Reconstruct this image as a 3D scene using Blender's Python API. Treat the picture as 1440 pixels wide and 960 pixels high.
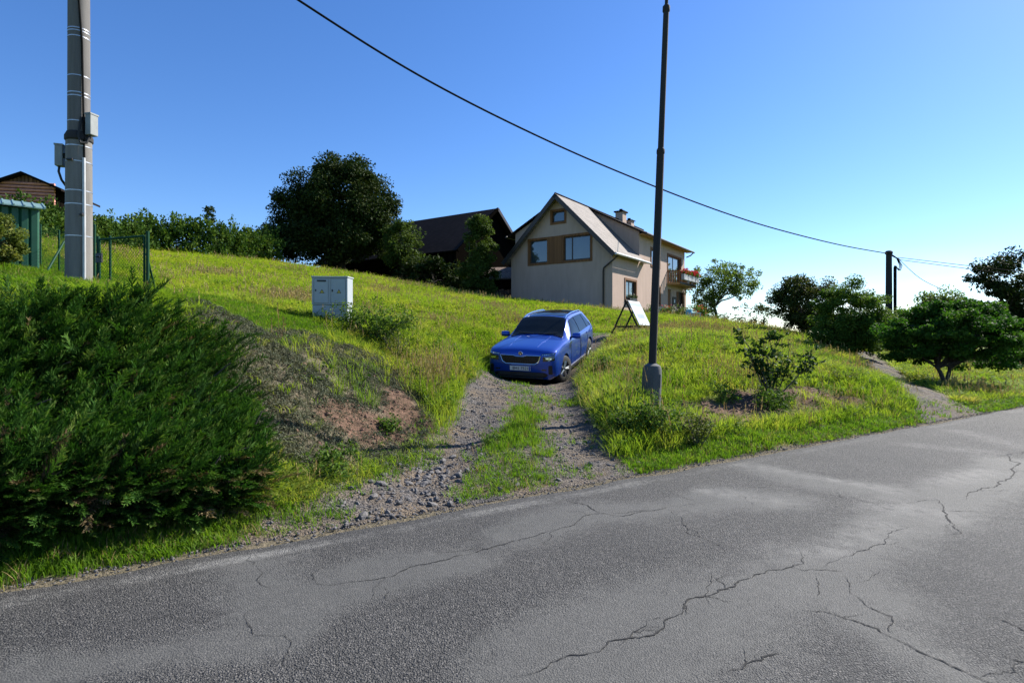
import bpy, bmesh, math, random
import numpy as np
from mathutils import Vector, Matrix, Euler

# ------------------------------------------------------------------ scene, camera, light
scene = bpy.context.scene
for o in list(bpy.data.objects): bpy.data.objects.remove(o)
COL = scene.collection
R = math.radians
rng = np.random.default_rng(7)
random.seed(7)

CAM_H = 1.6
cam = bpy.data.cameras.new('camera')
cam.lens = 20.0; cam.sensor_width = 36.0; cam.shift_y = -8 / 1440.0
cam.clip_start = 0.05; cam.clip_end = 6000
camo = bpy.data.objects.new('camera', cam); COL.objects.link(camo)
camo.location = (0, 0, CAM_H); camo.rotation_euler = (R(90), 0, 0)
scene.camera = camo

SUN_EL, SUN_AZ = 39.0, 58.0            # azimuth clockwise from +Y (view direction)
world = bpy.data.worlds.new('World'); scene.world = world; world.use_nodes = True
wn = world.node_tree; bg = wn.nodes['Background']
sky = wn.nodes.new('ShaderNodeTexSky'); sky.sky_type = 'NISHITA'; sky.sun_disc = False
sky.sun_elevation = R(SUN_EL); sky.sun_rotation = R(SUN_AZ)
sky.altitude = 400; sky.air_density = 1.0; sky.dust_density = 0.25; sky.ozone_density = 5.0
bg.inputs['Strength'].default_value = 0.091
# low fair-weather cloud puffs all round the horizon
tc = wn.nodes.new('ShaderNodeTexCoord'); sep = wn.nodes.new('ShaderNodeSeparateXYZ')
wn.links.new(tc.outputs['Generated'], sep.inputs[0])
cn = wn.nodes.new('ShaderNodeTexNoise'); cn.inputs['Scale'].default_value = 5.0; cn.inputs['Detail'].default_value = 6
cmap = wn.nodes.new('ShaderNodeMapping'); cmap.inputs['Scale'].default_value = (1, 1, 3.2); cmap.inputs['Location'].default_value = (0.3, 0.1, 0)
wn.links.new(tc.outputs['Generated'], cmap.inputs[0]); wn.links.new(cmap.outputs[0], cn.inputs['Vector'])
cr = wn.nodes.new('ShaderNodeMapRange'); cr.inputs[1].default_value = 0.52; cr.inputs[2].default_value = 0.68
wn.links.new(cn.outputs['Fac'], cr.inputs[0])
lo = wn.nodes.new('ShaderNodeMapRange'); lo.inputs[1].default_value = 0.13; lo.inputs[2].default_value = 0.03
wn.links.new(sep.outputs['Z'], lo.inputs[0])
mm = wn.nodes.new('ShaderNodeMath'); mm.operation = 'MULTIPLY'
wn.links.new(cr.outputs[0], mm.inputs[0]); wn.links.new(lo.outputs[0], mm.inputs[1])
m2 = wn.nodes.new('ShaderNodeMath'); m2.operation = 'MULTIPLY'; m2.inputs[1].default_value = 0.4
wn.links.new(mm.outputs[0], m2.inputs[0])
hsv = wn.nodes.new('ShaderNodeHueSaturation'); hsv.inputs['Saturation'].default_value = 1.18; hsv.inputs['Hue'].default_value = 0.508; wn.links.new(sky.outputs[0], hsv.inputs['Color'])
cmix = wn.nodes.new('ShaderNodeMix'); cmix.data_type = 'RGBA'
wn.links.new(m2.outputs[0], cmix.inputs[0]); wn.links.new(hsv.outputs[0], cmix.inputs[6])
cmix.inputs[7].default_value = (8.5, 8.7, 9.0, 1)
wn.links.new(cmix.outputs[2], bg.inputs['Color'])

sl = bpy.data.lights.new('sun', 'SUN'); sl.energy = 5.0; sl.angle = R(0.53); sl.color = (1.0, 0.95, 0.86)
so = bpy.data.objects.new('sun', sl); COL.objects.link(so)
SD = Vector((math.sin(R(SUN_AZ)) * math.cos(R(SUN_EL)), math.cos(R(SUN_AZ)) * math.cos(R(SUN_EL)), math.sin(R(SUN_EL))))
so.rotation_euler = (-SD).to_track_quat('-Z', 'Y').to_euler(); so.location = SD * 60

vs = scene.view_settings
vs.view_transform = 'Standard'; vs.look = 'None'; vs.gamma = 1.0; vs.use_curve_mapping = False; vs.exposure = 1.1
scene.render.engine = 'CYCLES'
scene.render.resolution_x = 1024; scene.render.resolution_y = 682

# ------------------------------------------------------------------ materials
def nmat(name):
    m = bpy.data.materials.new(name); m.use_nodes = True
    nt = m.node_tree; return m, nt, nt.nodes['Principled BSDF']
def rgba(c): return (c[0], c[1], c[2], 1.0)
def ramp(nt, fac, stops):
    r = nt.nodes.new('ShaderNodeValToRGB'); e = r.color_ramp.elements
    while len(e) < len(stops): e.new(0.5)
    for i, (p, c) in enumerate(stops): e[i].position = p; e[i].color = rgba(c)
    nt.links.new(fac, r.inputs[0]); return r.outputs[0]
def noise(nt, scale, detail=4, rough=0.55, vec=None, dist=0.0):
    n = nt.nodes.new('ShaderNodeTexNoise'); n.inputs['Scale'].default_value = scale
    n.inputs['Detail'].default_value = detail; n.inputs['Roughness'].default_value = rough; n.inputs['Distortion'].default_value = dist
    if vec is not None: nt.links.new(vec, n.inputs['Vector'])
    return n.outputs['Fac']
def objco(nt): return nt.nodes.new('ShaderNodeTexCoord').outputs['Object']
def pos(nt): return nt.nodes.new('ShaderNodeNewGeometry').outputs['Position']
def mixc(nt, fac, a, b, mode='MIX'):
    m = nt.nodes.new('ShaderNodeMix'); m.data_type = 'RGBA'; m.blend_type = mode
    for s, v in ((0, fac), (6, a), (7, b)):
        if isinstance(v, (int, float)): m.inputs[s].default_value = v
        elif isinstance(v, tuple): m.inputs[s].default_value = rgba(v)
        else: nt.links.new(v, m.inputs[s])
    return m.outputs[2]
def math_(nt, op, a, b=None, clamp=False):
    m = nt.nodes.new('ShaderNodeMath'); m.operation = op; m.use_clamp = clamp
    for i, v in enumerate((a, b)):
        if v is None: continue
        if isinstance(v, (int, float)): m.inputs[i].default_value = v
        else: nt.links.new(v, m.inputs[i])
    return m.outputs[0]
def mrange(nt, v, a, b, c=0.0, d=1.0):
    m = nt.nodes.new('ShaderNodeMapRange'); nt.links.new(v, m.inputs[0])
    for i, x in enumerate((a, b, c, d)): m.inputs[i + 1].default_value = x
    return m.outputs[0]
def attr(nt, name):
    a = nt.nodes.new('ShaderNodeAttribute'); a.attribute_name = name; return a.outputs['Fac']
def bump(nt, h, strength, dist, p):
    b = nt.nodes.new('ShaderNodeBump'); b.inputs['Strength'].default_value = strength; b.inputs['Distance'].default_value = dist
    nt.links.new(h, b.inputs['Height']); nt.links.new(b.outputs[0], p.inputs['Normal']); return b
def mapv(nt, vec, scale, rot=(0, 0, 0)):
    m = nt.nodes.new('ShaderNodeMapping'); m.inputs['Scale'].default_value = scale; m.inputs['Rotation'].default_value = rot
    nt.links.new(vec, m.inputs[0]); return m.outputs[0]

def simple(name, col, rough=0.6, metal=0.0, var=0.15, scale=6.0, bmp=0.0, coat=0.0, spec=0.5):
    m, nt, p = nmat(name)
    v = objco(nt); n = noise(nt, scale, 5, 0.6, v)
    a = tuple(c * (1 - var) for c in col); b = tuple(min(1, c * (1 + var)) for c in col)
    nt.links.new(ramp(nt, n, [(0.3, a), (0.7, b)]), p.inputs['Base Color'])
    p.inputs['Roughness'].default_value = rough; p.inputs['Metallic'].default_value = metal
    p.inputs['Coat Weight'].default_value = coat; p.inputs['Specular IOR Level'].default_value = spec
    if bmp: bump(nt, noise(nt, scale * 8, 4, 0.6, v), bmp, 0.01, p)
    return m

def leafmat(name, stops, trans=0.35, tcol=None, rough=0.55, instanced=False, patch=0.0, spec=0.18):
    """leaf colour varies from leaf to leaf (attribute / instance random) and in patches"""
    m, nt, p = nmat(name)
    if instanced:
        r = nt.nodes.new('ShaderNodeObjectInfo').outputs['Random']
    else:
        r = attr(nt, 'var')
    if patch:
        n = noise(nt, 0.55, 3, 0.6, pos(nt))
        r = math_(nt, 'ADD', math_(nt, 'MULTIPLY', r, 1 - patch), math_(nt, 'MULTIPLY', mrange(nt, n, 0.3, 0.7), patch))
    c = ramp(nt, r, stops)
    nt.links.new(c, p.inputs['Base Color']); p.inputs['Roughness'].default_value = rough
    p.inputs['Specular IOR Level'].default_value = min(spec, .08); p.inputs['Roughness'].default_value = max(rough, .65)
    t = nt.nodes.new('ShaderNodeBsdfTranslucent')
    nt.links.new(mixc(nt, 1.0, c, tcol or (1.5, 1.5, 0.7), 'MULTIPLY'), t.inputs['Color'])
    mx = nt.nodes.new('ShaderNodeMixShader'); mx.inputs[0].default_value = trans
    nt.links.new(p.outputs[0], mx.inputs[1]); nt.links.new(t.outputs[0], mx.inputs[2])
    nt.links.new(mx.outputs[0], nt.nodes['Material Output'].inputs['Surface'])
    return m

M = {}
M['grass'] = leafmat('meadow grass', [(0.0, (0.07, 0.145, 0.015)), (0.3, (0.14, 0.24, 0.026)), (0.6, (0.22, 0.30, 0.040)), (0.82, (0.30, 0.31, 0.08)), (1.0, (0.36, 0.29, 0.13))], 0.48, (1.45, 1.4, 0.6), 0.6, True, 0.55)
M['lawn'] = leafmat('green verge grass', [(0.0, (0.065, 0.14, 0.013)), (0.6, (0.105, 0.20, 0.018)), (1.0, (0.19, 0.22, 0.05))], 0.46, (1.45, 1.5, 0.55), 0.55, True, 0.3)
M['drygrass'] = leafmat('dry grass stems', [(0.0, (0.24, 0.17, 0.07)), (0.6, (0.34, 0.26, 0.12)), (1.0, (0.20, 0.20, 0.06))], 0.25, (1.1, 1.0, 0.7), 0.7, True)
M['weed'] = leafmat('weed leaves', [(0.0, (0.04, 0.085, 0.015)), (0.6, (0.075, 0.13, 0.022)), (1.0, (0.12, 0.17, 0.03))], 0.3, (1.4, 1.5, 0.6), 0.5, True, 0.2)
M['cover'] = leafmat('grey green ground cover', [(0.0, (0.05, 0.06, 0.04)), (0.5, (0.085, 0.095, 0.06)), (1.0, (0.16, 0.15, 0.085))], 0.15, None, 0.8, True, 0.5)
M['juniper'] = leafmat('juniper needles', [(0.0, (0.013, 0.040, 0.008)), (0.55, (0.034, 0.090, 0.014)), (0.85, (0.075, 0.15, 0.024)), (1.0, (0.15, 0.20, 0.05))], 0.22, (1.3, 1.6, 0.6), 0.55)
M['conifer'] = leafmat('young conifer needles', [(0.0, (0.05, 0.08, 0.015)), (0.6, (0.11, 0.14, 0.03)), (1.0, (0.2, 0.2, 0.06))], 0.3, None, 0.6)
M['hedge'] = leafmat('thuja hedge leaf', [(0.0, (0.02, 0.05, 0.008)), (0.55, (0.05, 0.10, 0.015)), (1.0, (0.12, 0.17, 0.03))], 0.25, None, 0.55)
M['oak'] = leafmat('oak leaf', [(0.0, (0.010, 0.022, 0.005)), (0.6, (0.024, 0.042, 0.009)), (1.0, (0.06, 0.075, 0.018))], 0.16, None, 0.5)
M['leafA'] = leafmat('maple leaf', [(0.0, (0.025, 0.05, 0.01)), (0.6, (0.055, 0.09, 0.018)), (1.0, (0.11, 0.14, 0.03))], 0.3, None, 0.45)
M['leafB'] = leafmat('cherry leaf', [(0.0, (0.025, 0.04, 0.012)), (0.6, (0.045, 0.065, 0.016)), (1.0, (0.10, 0.09, 0.03))], 0.25, None, 0.5)
M['leafC'] = leafmat('sumac leaf', [(0.0, (0.02, 0.055, 0.01)), (0.6, (0.04, 0.10, 0.014)), (1.0, (0.10, 0.16, 0.03))], 0.35, (1.3, 1.6, 0.6), 0.4)
M['ash'] = leafmat('ash leaf', [(0.0, (0.06, 0.10, 0.025)), (0.6, (0.10, 0.155, 0.04)), (1.0, (0.17, 0.21, 0.065))], 0.45, None, 0.5)
M['bush'] = leafmat('bush leaf', [(0.0, (0.035, 0.075, 0.012)), (0.6, (0.07, 0.13, 0.02)), (1.0, (0.13, 0.19, 0.035))], 0.32, None, 0.5)
M['sapling'] = leafmat('sapling leaf', [(0.0, (0.015, 0.04, 0.01)), (0.6, (0.03, 0.065, 0.015)), (1.0, (0.06, 0.10, 0.03))], 0.2, None, 0.5, spec=0.25)
M['flower'] = leafmat('red geranium bloom', [(0.0, (0.5, 0.02, 0.03)), (0.6, (0.65, 0.06, 0.06)), (1.0, (0.75, 0.18, 0.16))], 0.25, (1, 1, 1), 0.5)
M['paleflower'] = leafmat('pale bloom', [(0.0, (0.5, 0.42, 0.3)), (0.6, (0.62, 0.55, 0.4)), (1.0, (0.7, 0.7, 0.6))], 0.25, (1, 1, 1), 0.5)
M['bark'] = simple('bark', (0.045, 0.036, 0.028), 0.9, 0, 0.35, 9, 0.6)
M['twig'] = simple('grey twigs', (0.09, 0.075, 0.055), 0.9, 0, 0.25, 9)

def ground_mat():
    m, nt, p = nmat('meadow ground'); v = pos(nt)
    n1 = noise(nt, 1.2, 6, 0.6, v); n2 = noise(nt, 18, 5, 0.65, v); n3 = noise(nt, 60, 3, 0.6, v)
    g = ramp(nt, n1, [(0.3, (0.08, 0.13, 0.014)), (0.5, (0.13, 0.18, 0.024)), (0.7, (0.18, 0.20, 0.038))])
    g = mixc(nt, 0.5, g, ramp(nt, n2, [(0.3, (0.45, 0.45, 0.45)), (0.7, (1.3, 1.3, 1.2))]), 'MULTIPLY')
    s = ramp(nt, n2, [(0.25, (0.045, 0.03, 0.02)), (0.45, (0.10, 0.065, 0.043)), (0.6, (0.165, 0.098, 0.067)), (0.78, (0.24, 0.155, 0.112))])
    s = mixc(nt, 0.4, s, ramp(nt, n3, [(0.35, (0.5, 0.5, 0.5)), (0.65, (1.3, 1.3, 1.3))]), 'MULTIPLY')
    dry = ramp(nt, n2, [(0.3, (0.085, 0.075, 0.05)), (0.7, (0.18, 0.15, 0.10))])
    c = mixc(nt, attr(nt, 'dry'), g, dry)
    f = mrange(nt, math_(nt, 'ADD', attr(nt, 'soil'), math_(nt, 'MULTIPLY', math_(nt, 'SUBTRACT', n1, 0.5), 0.7)), 0.35, 0.6)
    c = mixc(nt, f, c, s)
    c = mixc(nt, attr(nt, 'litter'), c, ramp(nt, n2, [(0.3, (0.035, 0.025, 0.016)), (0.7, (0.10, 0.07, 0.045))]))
    nt.links.new(c, p.inputs['Base Color']); p.inputs['Roughness'].default_value = 0.95; p.inputs['Specular IOR Level'].default_value = 0.15
    bump(nt, math_(nt, 'ADD', n2, math_(nt, 'MULTIPLY', n3, 0.4)), 0.8, 0.05, p)
    return m
def gravel_mat():
    m, nt, p = nmat('crushed stone track'); v = pos(nt)
    vo = nt.nodes.new('ShaderNodeTexVoronoi'); vo.inputs['Scale'].default_value = 38; nt.links.new(v, vo.inputs['Vector'])
    vo2 = nt.nodes.new('ShaderNodeTexVoronoi'); vo2.inputs['Scale'].default_value = 90; nt.links.new(v, vo2.inputs['Vector'])
    sp = nt.nodes.new('ShaderNodeSeparateColor'); nt.links.new(vo.outputs['Color'], sp.inputs[0])
    st = ramp(nt, sp.outputs[0], [(0.0, (0.045, 0.042, 0.041)), (0.5, (0.095, 0.088, 0.083)), (0.8, (0.145, 0.128, 0.115)), (1.0, (0.20, 0.178, 0.157))])
    dirt = ramp(nt, noise(nt, 25, 5, 0.65, v), [(0.3, (0.10, 0.078, 0.056)), (0.7, (0.21, 0.165, 0.118))])
    f = mrange(nt, noise(nt, 1.6, 5, 0.65, v), 0.40, 0.60)
    c = mixc(nt, f, st, dirt)
    nt.links.new(c, p.inputs['Base Color']); p.inputs['Roughness'].default_value = 0.9; p.inputs['Specular IOR Level'].default_value = 0.2
    h = math_(nt, 'ADD', math_(nt, 'MULTIPLY', vo.outputs['Distance'], -1.0), math_(nt, 'MULTIPLY', vo2.outputs['Distance'], -0.5))
    bump(nt, h, 0.9, 0.03, p)
    return m
def asphalt_mat():
    m, nt, p = nmat('worn asphalt'); v = pos(nt)
    vo = nt.nodes.new('ShaderNodeTexVoronoi'); vo.inputs['Scale'].default_value = 105; nt.links.new(v, vo.inputs['Vector'])
    sp = nt.nodes.new('ShaderNodeSeparateColor'); nt.links.new(vo.outputs['Color'], sp.inputs[0])
    n1 = noise(nt, 0.9, 6, 0.62, v); n2 = noise(nt, 7, 5, 0.65, v); n3 = noise(nt, 180, 3, 0.7, v)
    w = mrange(nt, math_(nt, 'ADD', attr(nt, 'worn'), math_(nt, 'MULTIPLY', math_(nt, 'SUBTRACT', math_(nt, 'ADD', math_(nt, 'MULTIPLY', n2, .6), math_(nt, 'MULTIPLY', noise(nt, 26, 4, .7, v), .4)), 0.5), 1.5)), 0.25, .85)
    chips = ramp(nt, sp.outputs[0], [(0.0, (0.034, 0.034, 0.034)), (0.35, (0.052, 0.051, 0.05)), (0.75, (0.084, 0.082, 0.078)), (1.0, (0.155, 0.147, 0.138))])
    edge = mrange(nt, vo.outputs['Distance'], 0.25, 0.8, 1.0, 0.35)
    chips = mixc(nt, 0.85, chips, edge, 'MULTIPLY')
    chips = mixc(nt, 1.0, chips, ramp(nt, n1, [(0.3, (0.85, 0.85, 0.85)), (0.7, (1.25, 1.24, 1.22))]), 'MULTIPLY')
    fines = ramp(nt, n3, [(0.3, (0.062, 0.0625, 0.06)), (0.7, (0.105, 0.105, 0.10))])
    fines = mixc(nt, 1.0, fines, ramp(nt, n2, [(0.3, (0.9, 0.9, 0.9)), (0.7, (1.12, 1.12, 1.1))]), 'MULTIPLY')
    c = mixc(nt, math_(nt, 'MULTIPLY', w, 0.55), chips, fines)
    dust = math_(nt, 'MULTIPLY', attr(nt, 'dust'), mrange(nt, n2, 0.3, 0.75))
    c = mixc(nt, math_(nt, 'MULTIPLY', dust, 0.30), c, (0.30, 0.29, 0.27))
    pf = math_(nt, 'MULTIPLY', attr(nt, 'paint'), mrange(nt, math_(nt, 'ADD', math_(nt, 'MULTIPLY', noise(nt, 28, 5, 0.75, v), 0.6), math_(nt, 'MULTIPLY', n1, 0.5)), 0.5, 0.68))
    c = mixc(nt, math_(nt, 'MULTIPLY', pf, 0.32), c, (0.42, 0.41, 0.38))
    nt.links.new(c, p.inputs['Base Color']); p.inputs['Roughness'].default_value = 0.78; p.inputs['Specular IOR Level'].default_value = 0.35
    h = math_(nt, 'MULTIPLY', math_(nt, 'MULTIPLY', vo.outputs['Distance'], -1.0), math_(nt, 'SUBTRACT', 1.15, math_(nt, 'MULTIPLY', w, .7)))
    bump(nt, math_(nt, 'ADD', h, math_(nt, 'MULTIPLY', n3, 0.15)), 0.8, 0.012, p)
    return m
def boards_mat(name, ca, cb, width, axis=0, rough=0.85):
    m, nt, p = nmat(name); v = objco(nt)
    s = nt.nodes.new('ShaderNodeSeparateXYZ'); nt.links.new(v, s.inputs[0])
    t = math_(nt, 'DIVIDE', s.outputs[axis], width); fr = math_(nt, 'FRACT', t); fl = math_(nt, 'FLOOR', t)
    wn_ = nt.nodes.new('ShaderNodeTexWhiteNoise'); wn_.noise_dimensions = '1D'; nt.links.new(fl, wn_.inputs['W'])
    n = noise(nt, 5, 5, 0.6, mapv(nt, v, (1, 1, 0.15) if axis != 2 else (0.15, 0.15, 1)))
    c = ramp(nt, math_(nt, 'ADD', math_(nt, 'MULTIPLY', wn_.outputs['Value'], 0.5), math_(nt, 'MULTIPLY', n, 0.5)), [(0.25, ca), (0.75, cb)])
    nt.links.new(c, p.inputs['Base Color']); p.inputs['Roughness'].default_value = rough
    g = mrange(nt, math_(nt, 'ABSOLUTE', math_(nt, 'SUBTRACT', fr, 0.5)), 0.44, 0.5, 1, 0)
    bump(nt, math_(nt, 'ADD', g, math_(nt, 'MULTIPLY', n, 0.3)), 0.8, 0.03, p)
    return m
def tiles_mat(name, ca, cb, w=0.3, h=0.3):
    m, nt, p = nmat(name); v = objco(nt)
    b = nt.nodes.new('ShaderNodeTexBrick'); b.inputs['Scale'].default_value = 1.0
    b.inputs['Brick Width'].default_value = w; b.inputs['Row Height'].default_value = h; b.inputs['Mortar Size'].default_value = 0.012
    b.inputs['Color1'].default_value = rgba(ca); b.inputs['Color2'].default_value = rgba(cb); b.inputs['Mortar'].default_value = rgba(tuple(c * 0.35 for c in ca))
    nt.links.new(v, b.inputs['Vector'])
    c = mixc(nt, 0.7, b.outputs['Color'], ramp(nt, noise(nt, 1.3, 6, 0.65, v), [(0.3, (0.65, 0.66, 0.6)), (0.7, (1.25, 1.2, 1.2))]), 'MULTIPLY')
    nt.links.new(c, p.inputs['Base Color']); p.inputs['Roughness'].default_value = 0.8
    bump(nt, b.outputs['Fac'], -0.7, 0.02, p)
    return m
def plaster_mat(name, col):
    m, nt, p = nmat(name); v = objco(nt)
    n = noise(nt, 0.7, 6, 0.6, mapv(nt, v, (1, 1, 0.5))); n2 = noise(nt, 90, 3, 0.6, v)
    nt.links.new(mixc(nt, .6, ramp(nt, n, [(0.25, tuple(c * 0.84 for c in col)), (0.7, col)]), ramp(nt, noise(nt, 2.2, 6, .7, mapv(nt, v, (1.6, 1.6, .25))), [(.3, (.82, .82, .8)), (.6, (1.05, 1.05, 1.05))]), 'MULTIPLY'), p.inputs['Base Color'])
    p.inputs['Roughness'].default_value = 0.92; bump(nt, n2, 0.25, 0.008, p); return m
def glass_mat(name, tint=(0.02, 0.03, 0.035)):
    m, nt, p = nmat(name)
    p.inputs['Base Color'].default_value = rgba(tint); p.inputs['Roughness'].default_value = 0.03
    p.inputs['Specular IOR Level'].default_value = 0.9; p.inputs['Coat Weight'].default_value = 0.6
    nt.links.new(ramp(nt, noise(nt, 1.5, 3, 0.5, objco(nt)), [(0.3, tint), (0.7, tuple(c * 1.8 for c in tint))]), p.inputs['Base Color'])
    return m
def concrete_mat(name, col, streak=True):
    m, nt, p = nmat(name); v = objco(nt)
    n = noise(nt, 3, 7, 0.65, mapv(nt, v, (4, 4, 0.35))); n2 = noise(nt, 70, 4, 0.65, v)
    c = ramp(nt, n, [(0.25, tuple(x * 0.7 for x in col)), (0.7, tuple(x * 1.15 for x in col))])
    c = mixc(nt, 0.4, c, ramp(nt, n2, [(0.3, (0.7, 0.7, 0.7)), (0.7, (1.2, 1.2, 1.2))]), 'MULTIPLY')
    nt.links.new(c, p.inputs['Base Color']); p.inputs['Roughness'].default_value = 0.88; bump(nt, n2, 0.3, 0.006, p); return m
def banner_mat():
    m, nt, p = nmat('printed banner'); v = objco(nt)
    s = nt.nodes.new('ShaderNodeSeparateXYZ'); nt.links.new(v, s.inputs[0])
    n = noise(nt, 16, 4, 0.7, mapv(nt, v, (1.6, 1, 0.8))); n2 = noise(nt, 38, 3, 0.7, mapv(nt, v, (2.0, 1, 0.5)))
    z = s.outputs['Z']
    top = math_(nt, 'MULTIPLY', mrange(nt, math_(nt, 'ABSOLUTE', math_(nt, 'SUBTRACT', z, 0.33)), 0.03, 0.09, 1, 0), mrange(nt, n2, 0.34, 0.46))
    mid = math_(nt, 'MULTIPLY', mrange(nt, math_(nt, 'ABSOLUTE', math_(nt, 'SUBTRACT', z, -0.12)), 0.05, 0.14, 1, 0), mrange(nt, n2, 0.33, 0.5))
    mid = math_(nt, 'MULTIPLY', mid, mrange(nt, math_(nt, 'ABSOLUTE', s.outputs['X']), 0.28, 0.40, 1, 0))
    c = mixc(nt, math_(nt, 'MULTIPLY', mrange(nt, n, 0.45, 0.75), 0.35), (0.33, 0.355, 0.365), (0.15, 0.27, 0.34))
    c = mixc(nt, math_(nt, 'MULTIPLY', top, 0.75), c, (0.035, 0.15, 0.23))
    c = mixc(nt, math_(nt, 'MULTIPLY', mid, 0.85), c, (0.012, 0.09, 0.18))
    nt.links.new(c, p.inputs['Base Color']); p.inputs['Roughness'].default_value = 0.55; return m

M['ground'] = ground_mat(); M['gravel'] = gravel_mat(); M['asphalt'] = asphalt_mat()
M['stone'] = simple('crushed stone', (0.12, 0.112, 0.108), 0.88, 0, 0.5, 7, 0.4)
M['crack'] = simple('tar dark crack', (0.012, 0.012, 0.012), 0.95, 0, 0.3, 20)
M['plaster'] = plaster_mat('beige pink render', (0.45, 0.325, 0.26)); M['plinth'] = plaster_mat('pinkish plinth render', (0.40, 0.29, 0.23))
M['rooftile'] = tiles_mat('grey brown shingles', (0.135, 0.115, 0.105), (0.19, 0.165, 0.15), 0.3, 0.28)
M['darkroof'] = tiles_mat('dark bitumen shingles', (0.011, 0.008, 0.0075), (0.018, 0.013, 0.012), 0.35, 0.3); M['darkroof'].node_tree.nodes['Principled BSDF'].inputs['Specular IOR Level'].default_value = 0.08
M['oldtile'] = tiles_mat('weathered roof tiles', (0.16, 0.11, 0.08), (0.24, 0.18, 0.14), 0.2, 0.2)
M['brownwood'] = boards_mat('brown stained wood', (0.15, 0.062, 0.02), (0.23, 0.10, 0.034), 0.12, 1)
M['darkwood'] = boards_mat('dark barn boards', (0.0035, 0.003, 0.0026), (0.008, 0.0065, 0.005), 0.18, 1, 1.0); M['darkwood'].node_tree.nodes['Principled BSDF'].inputs['Specular IOR Level'].default_value = 0.0  # dark wood, with the shade on the barn gable put into its colour
M['oldwood'] = boards_mat('reddish old planks', (0.10, 0.05, 0.03), (0.20, 0.10, 0.06), 0.14, 0)
M['logs'] = simple('red brown log siding', (0.46, 0.20, 0.15), 0.8, 0, 0.3, 4, 0.3)
M['glass'] = glass_mat('window glass'); M['carglass'] = glass_mat('car glass', (0.006, 0.008, 0.009)); M['carglass'].node_tree.nodes['Principled BSDF'].inputs['Coat Weight'].default_value = 0; M['carglass'].node_tree.nodes['Principled BSDF'].inputs['Specular IOR Level'].default_value = 0.22
M['darkframe'] = simple('dark brown window frame', (0.03, 0.018, 0.012), 0.5)
M['gutter'] = simple('brown sheet metal gutter', (0.035, 0.026, 0.022), 0.45, 0.3); M['zinc'] = simple('zinc gutter', (0.42, 0.42, 0.42), 0.4, 0.7, 0.1)
M['concrete'] = concrete_mat('spun concrete', (0.175, 0.163, 0.148)); M['sleeve'] = concrete_mat('grey painted steel sleeve', (0.085, 0.088, 0.09))
M['lamppost'] = concrete_mat('weathered dark steel', (0.024, 0.022, 0.021)); M['darkconcrete'] = concrete_mat('weathered dark concrete', (0.13, 0.122, 0.115))
M['galv'] = simple('galvanised steel', (0.42, 0.43, 0.44), 0.4, 0.8, 0.2, 12); M['rubber'] = simple('black rubber', (0.015, 0.015, 0.015), 0.75)
M['boxgrey'] = simple('grey plastic enclosure', (0.34, 0.37, 0.385), 0.5, 0, 0.06, 5); M['panelgrey'] = simple('junction box grey', (0.20, 0.215, 0.21), 0.55, 0, 0.15, 9)
M['black'] = simple('black plastic', (0.012, 0.012, 0.013), 0.45); M['yellow'] = simple('warning yellow', (0.6, 0.45, 0.04), 0.5)
M['greenpaint'] = simple('dark green coated steel', (0.008, 0.05, 0.025), 0.6, 0, 0.15, 5, spec=.15); M['greensheet'] = simple('green trapezoid sheet', (0.008, 0.07, 0.033), 0.5, 0, 0.15, 3)
M['greenroof'] = simple('pale green sheet roof', (0.20, 0.30, 0.25), 0.35, 0.2, 0.15, 3)
M['cable'] = simple('black cable', (0.012, 0.012, 0.012), 0.9, spec=.05); M['greypipe'] = simple('grey conduit', (0.42, 0.42, 0.41), 0.45, 0.3)
M['banner'] = banner_mat(); M['creosote'] = simple('dark stained timber', (0.02, 0.014, 0.010), 0.8, 0, 0.3, 9, 0.3)
M['white'] = simple('white paint', (0.7, 0.7, 0.68), 0.5, 0, 0.08); M['terracotta'] = simple('terracotta', (0.45, 0.16, 0.09), 0.8); M['bluepl'] = simple('pale blue plastic', (0.17, 0.40, 0.52), 0.5)
M['planter'] = simple('grey planter box', (0.36, 0.37, 0.38), 0.6, 0, 0.15, 5); M['mortar'] = concrete_mat('concrete slab', (0.3, 0.28, 0.26))
M['soffit'] = boards_mat('warm wooden soffit', (0.30, 0.16, 0.06), (0.40, 0.23, 0.09), 0.15, 0)
def car_paint():
    m, nt, p = nmat('bright blue car paint')
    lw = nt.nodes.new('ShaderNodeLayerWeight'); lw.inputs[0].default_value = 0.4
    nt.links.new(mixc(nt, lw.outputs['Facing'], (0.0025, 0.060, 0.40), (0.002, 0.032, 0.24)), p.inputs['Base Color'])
    p.inputs['Metallic'].default_value = 0.35; p.inputs['Roughness'].default_value = 0.36; p.inputs['Coat Weight'].default_value = 0.8; p.inputs['Coat Roughness'].default_value = 0.04
    bump(nt, noise(nt, 300, 2, 0.5, objco(nt)), 0.02, 0.001, p); return m
M['paint'] = car_paint(); M['chrome'] = simple('chrome', (0.75, 0.76, 0.78), 0.15, 1.0, 0.03); M['alloy'] = simple('silver alloy', (0.5, 0.51, 0.52), 0.3, 0.9, 0.05)
M['lens'] = glass_mat('headlight lens', (0.015, 0.016, 0.018)); M['plate'] = simple('white number plate', (0.62, 0.62, 0.60), 0.5, 0, 0.03); M['euro'] = simple('blue plate band', (0.02, 0.06, 0.35), 0.5)

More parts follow.
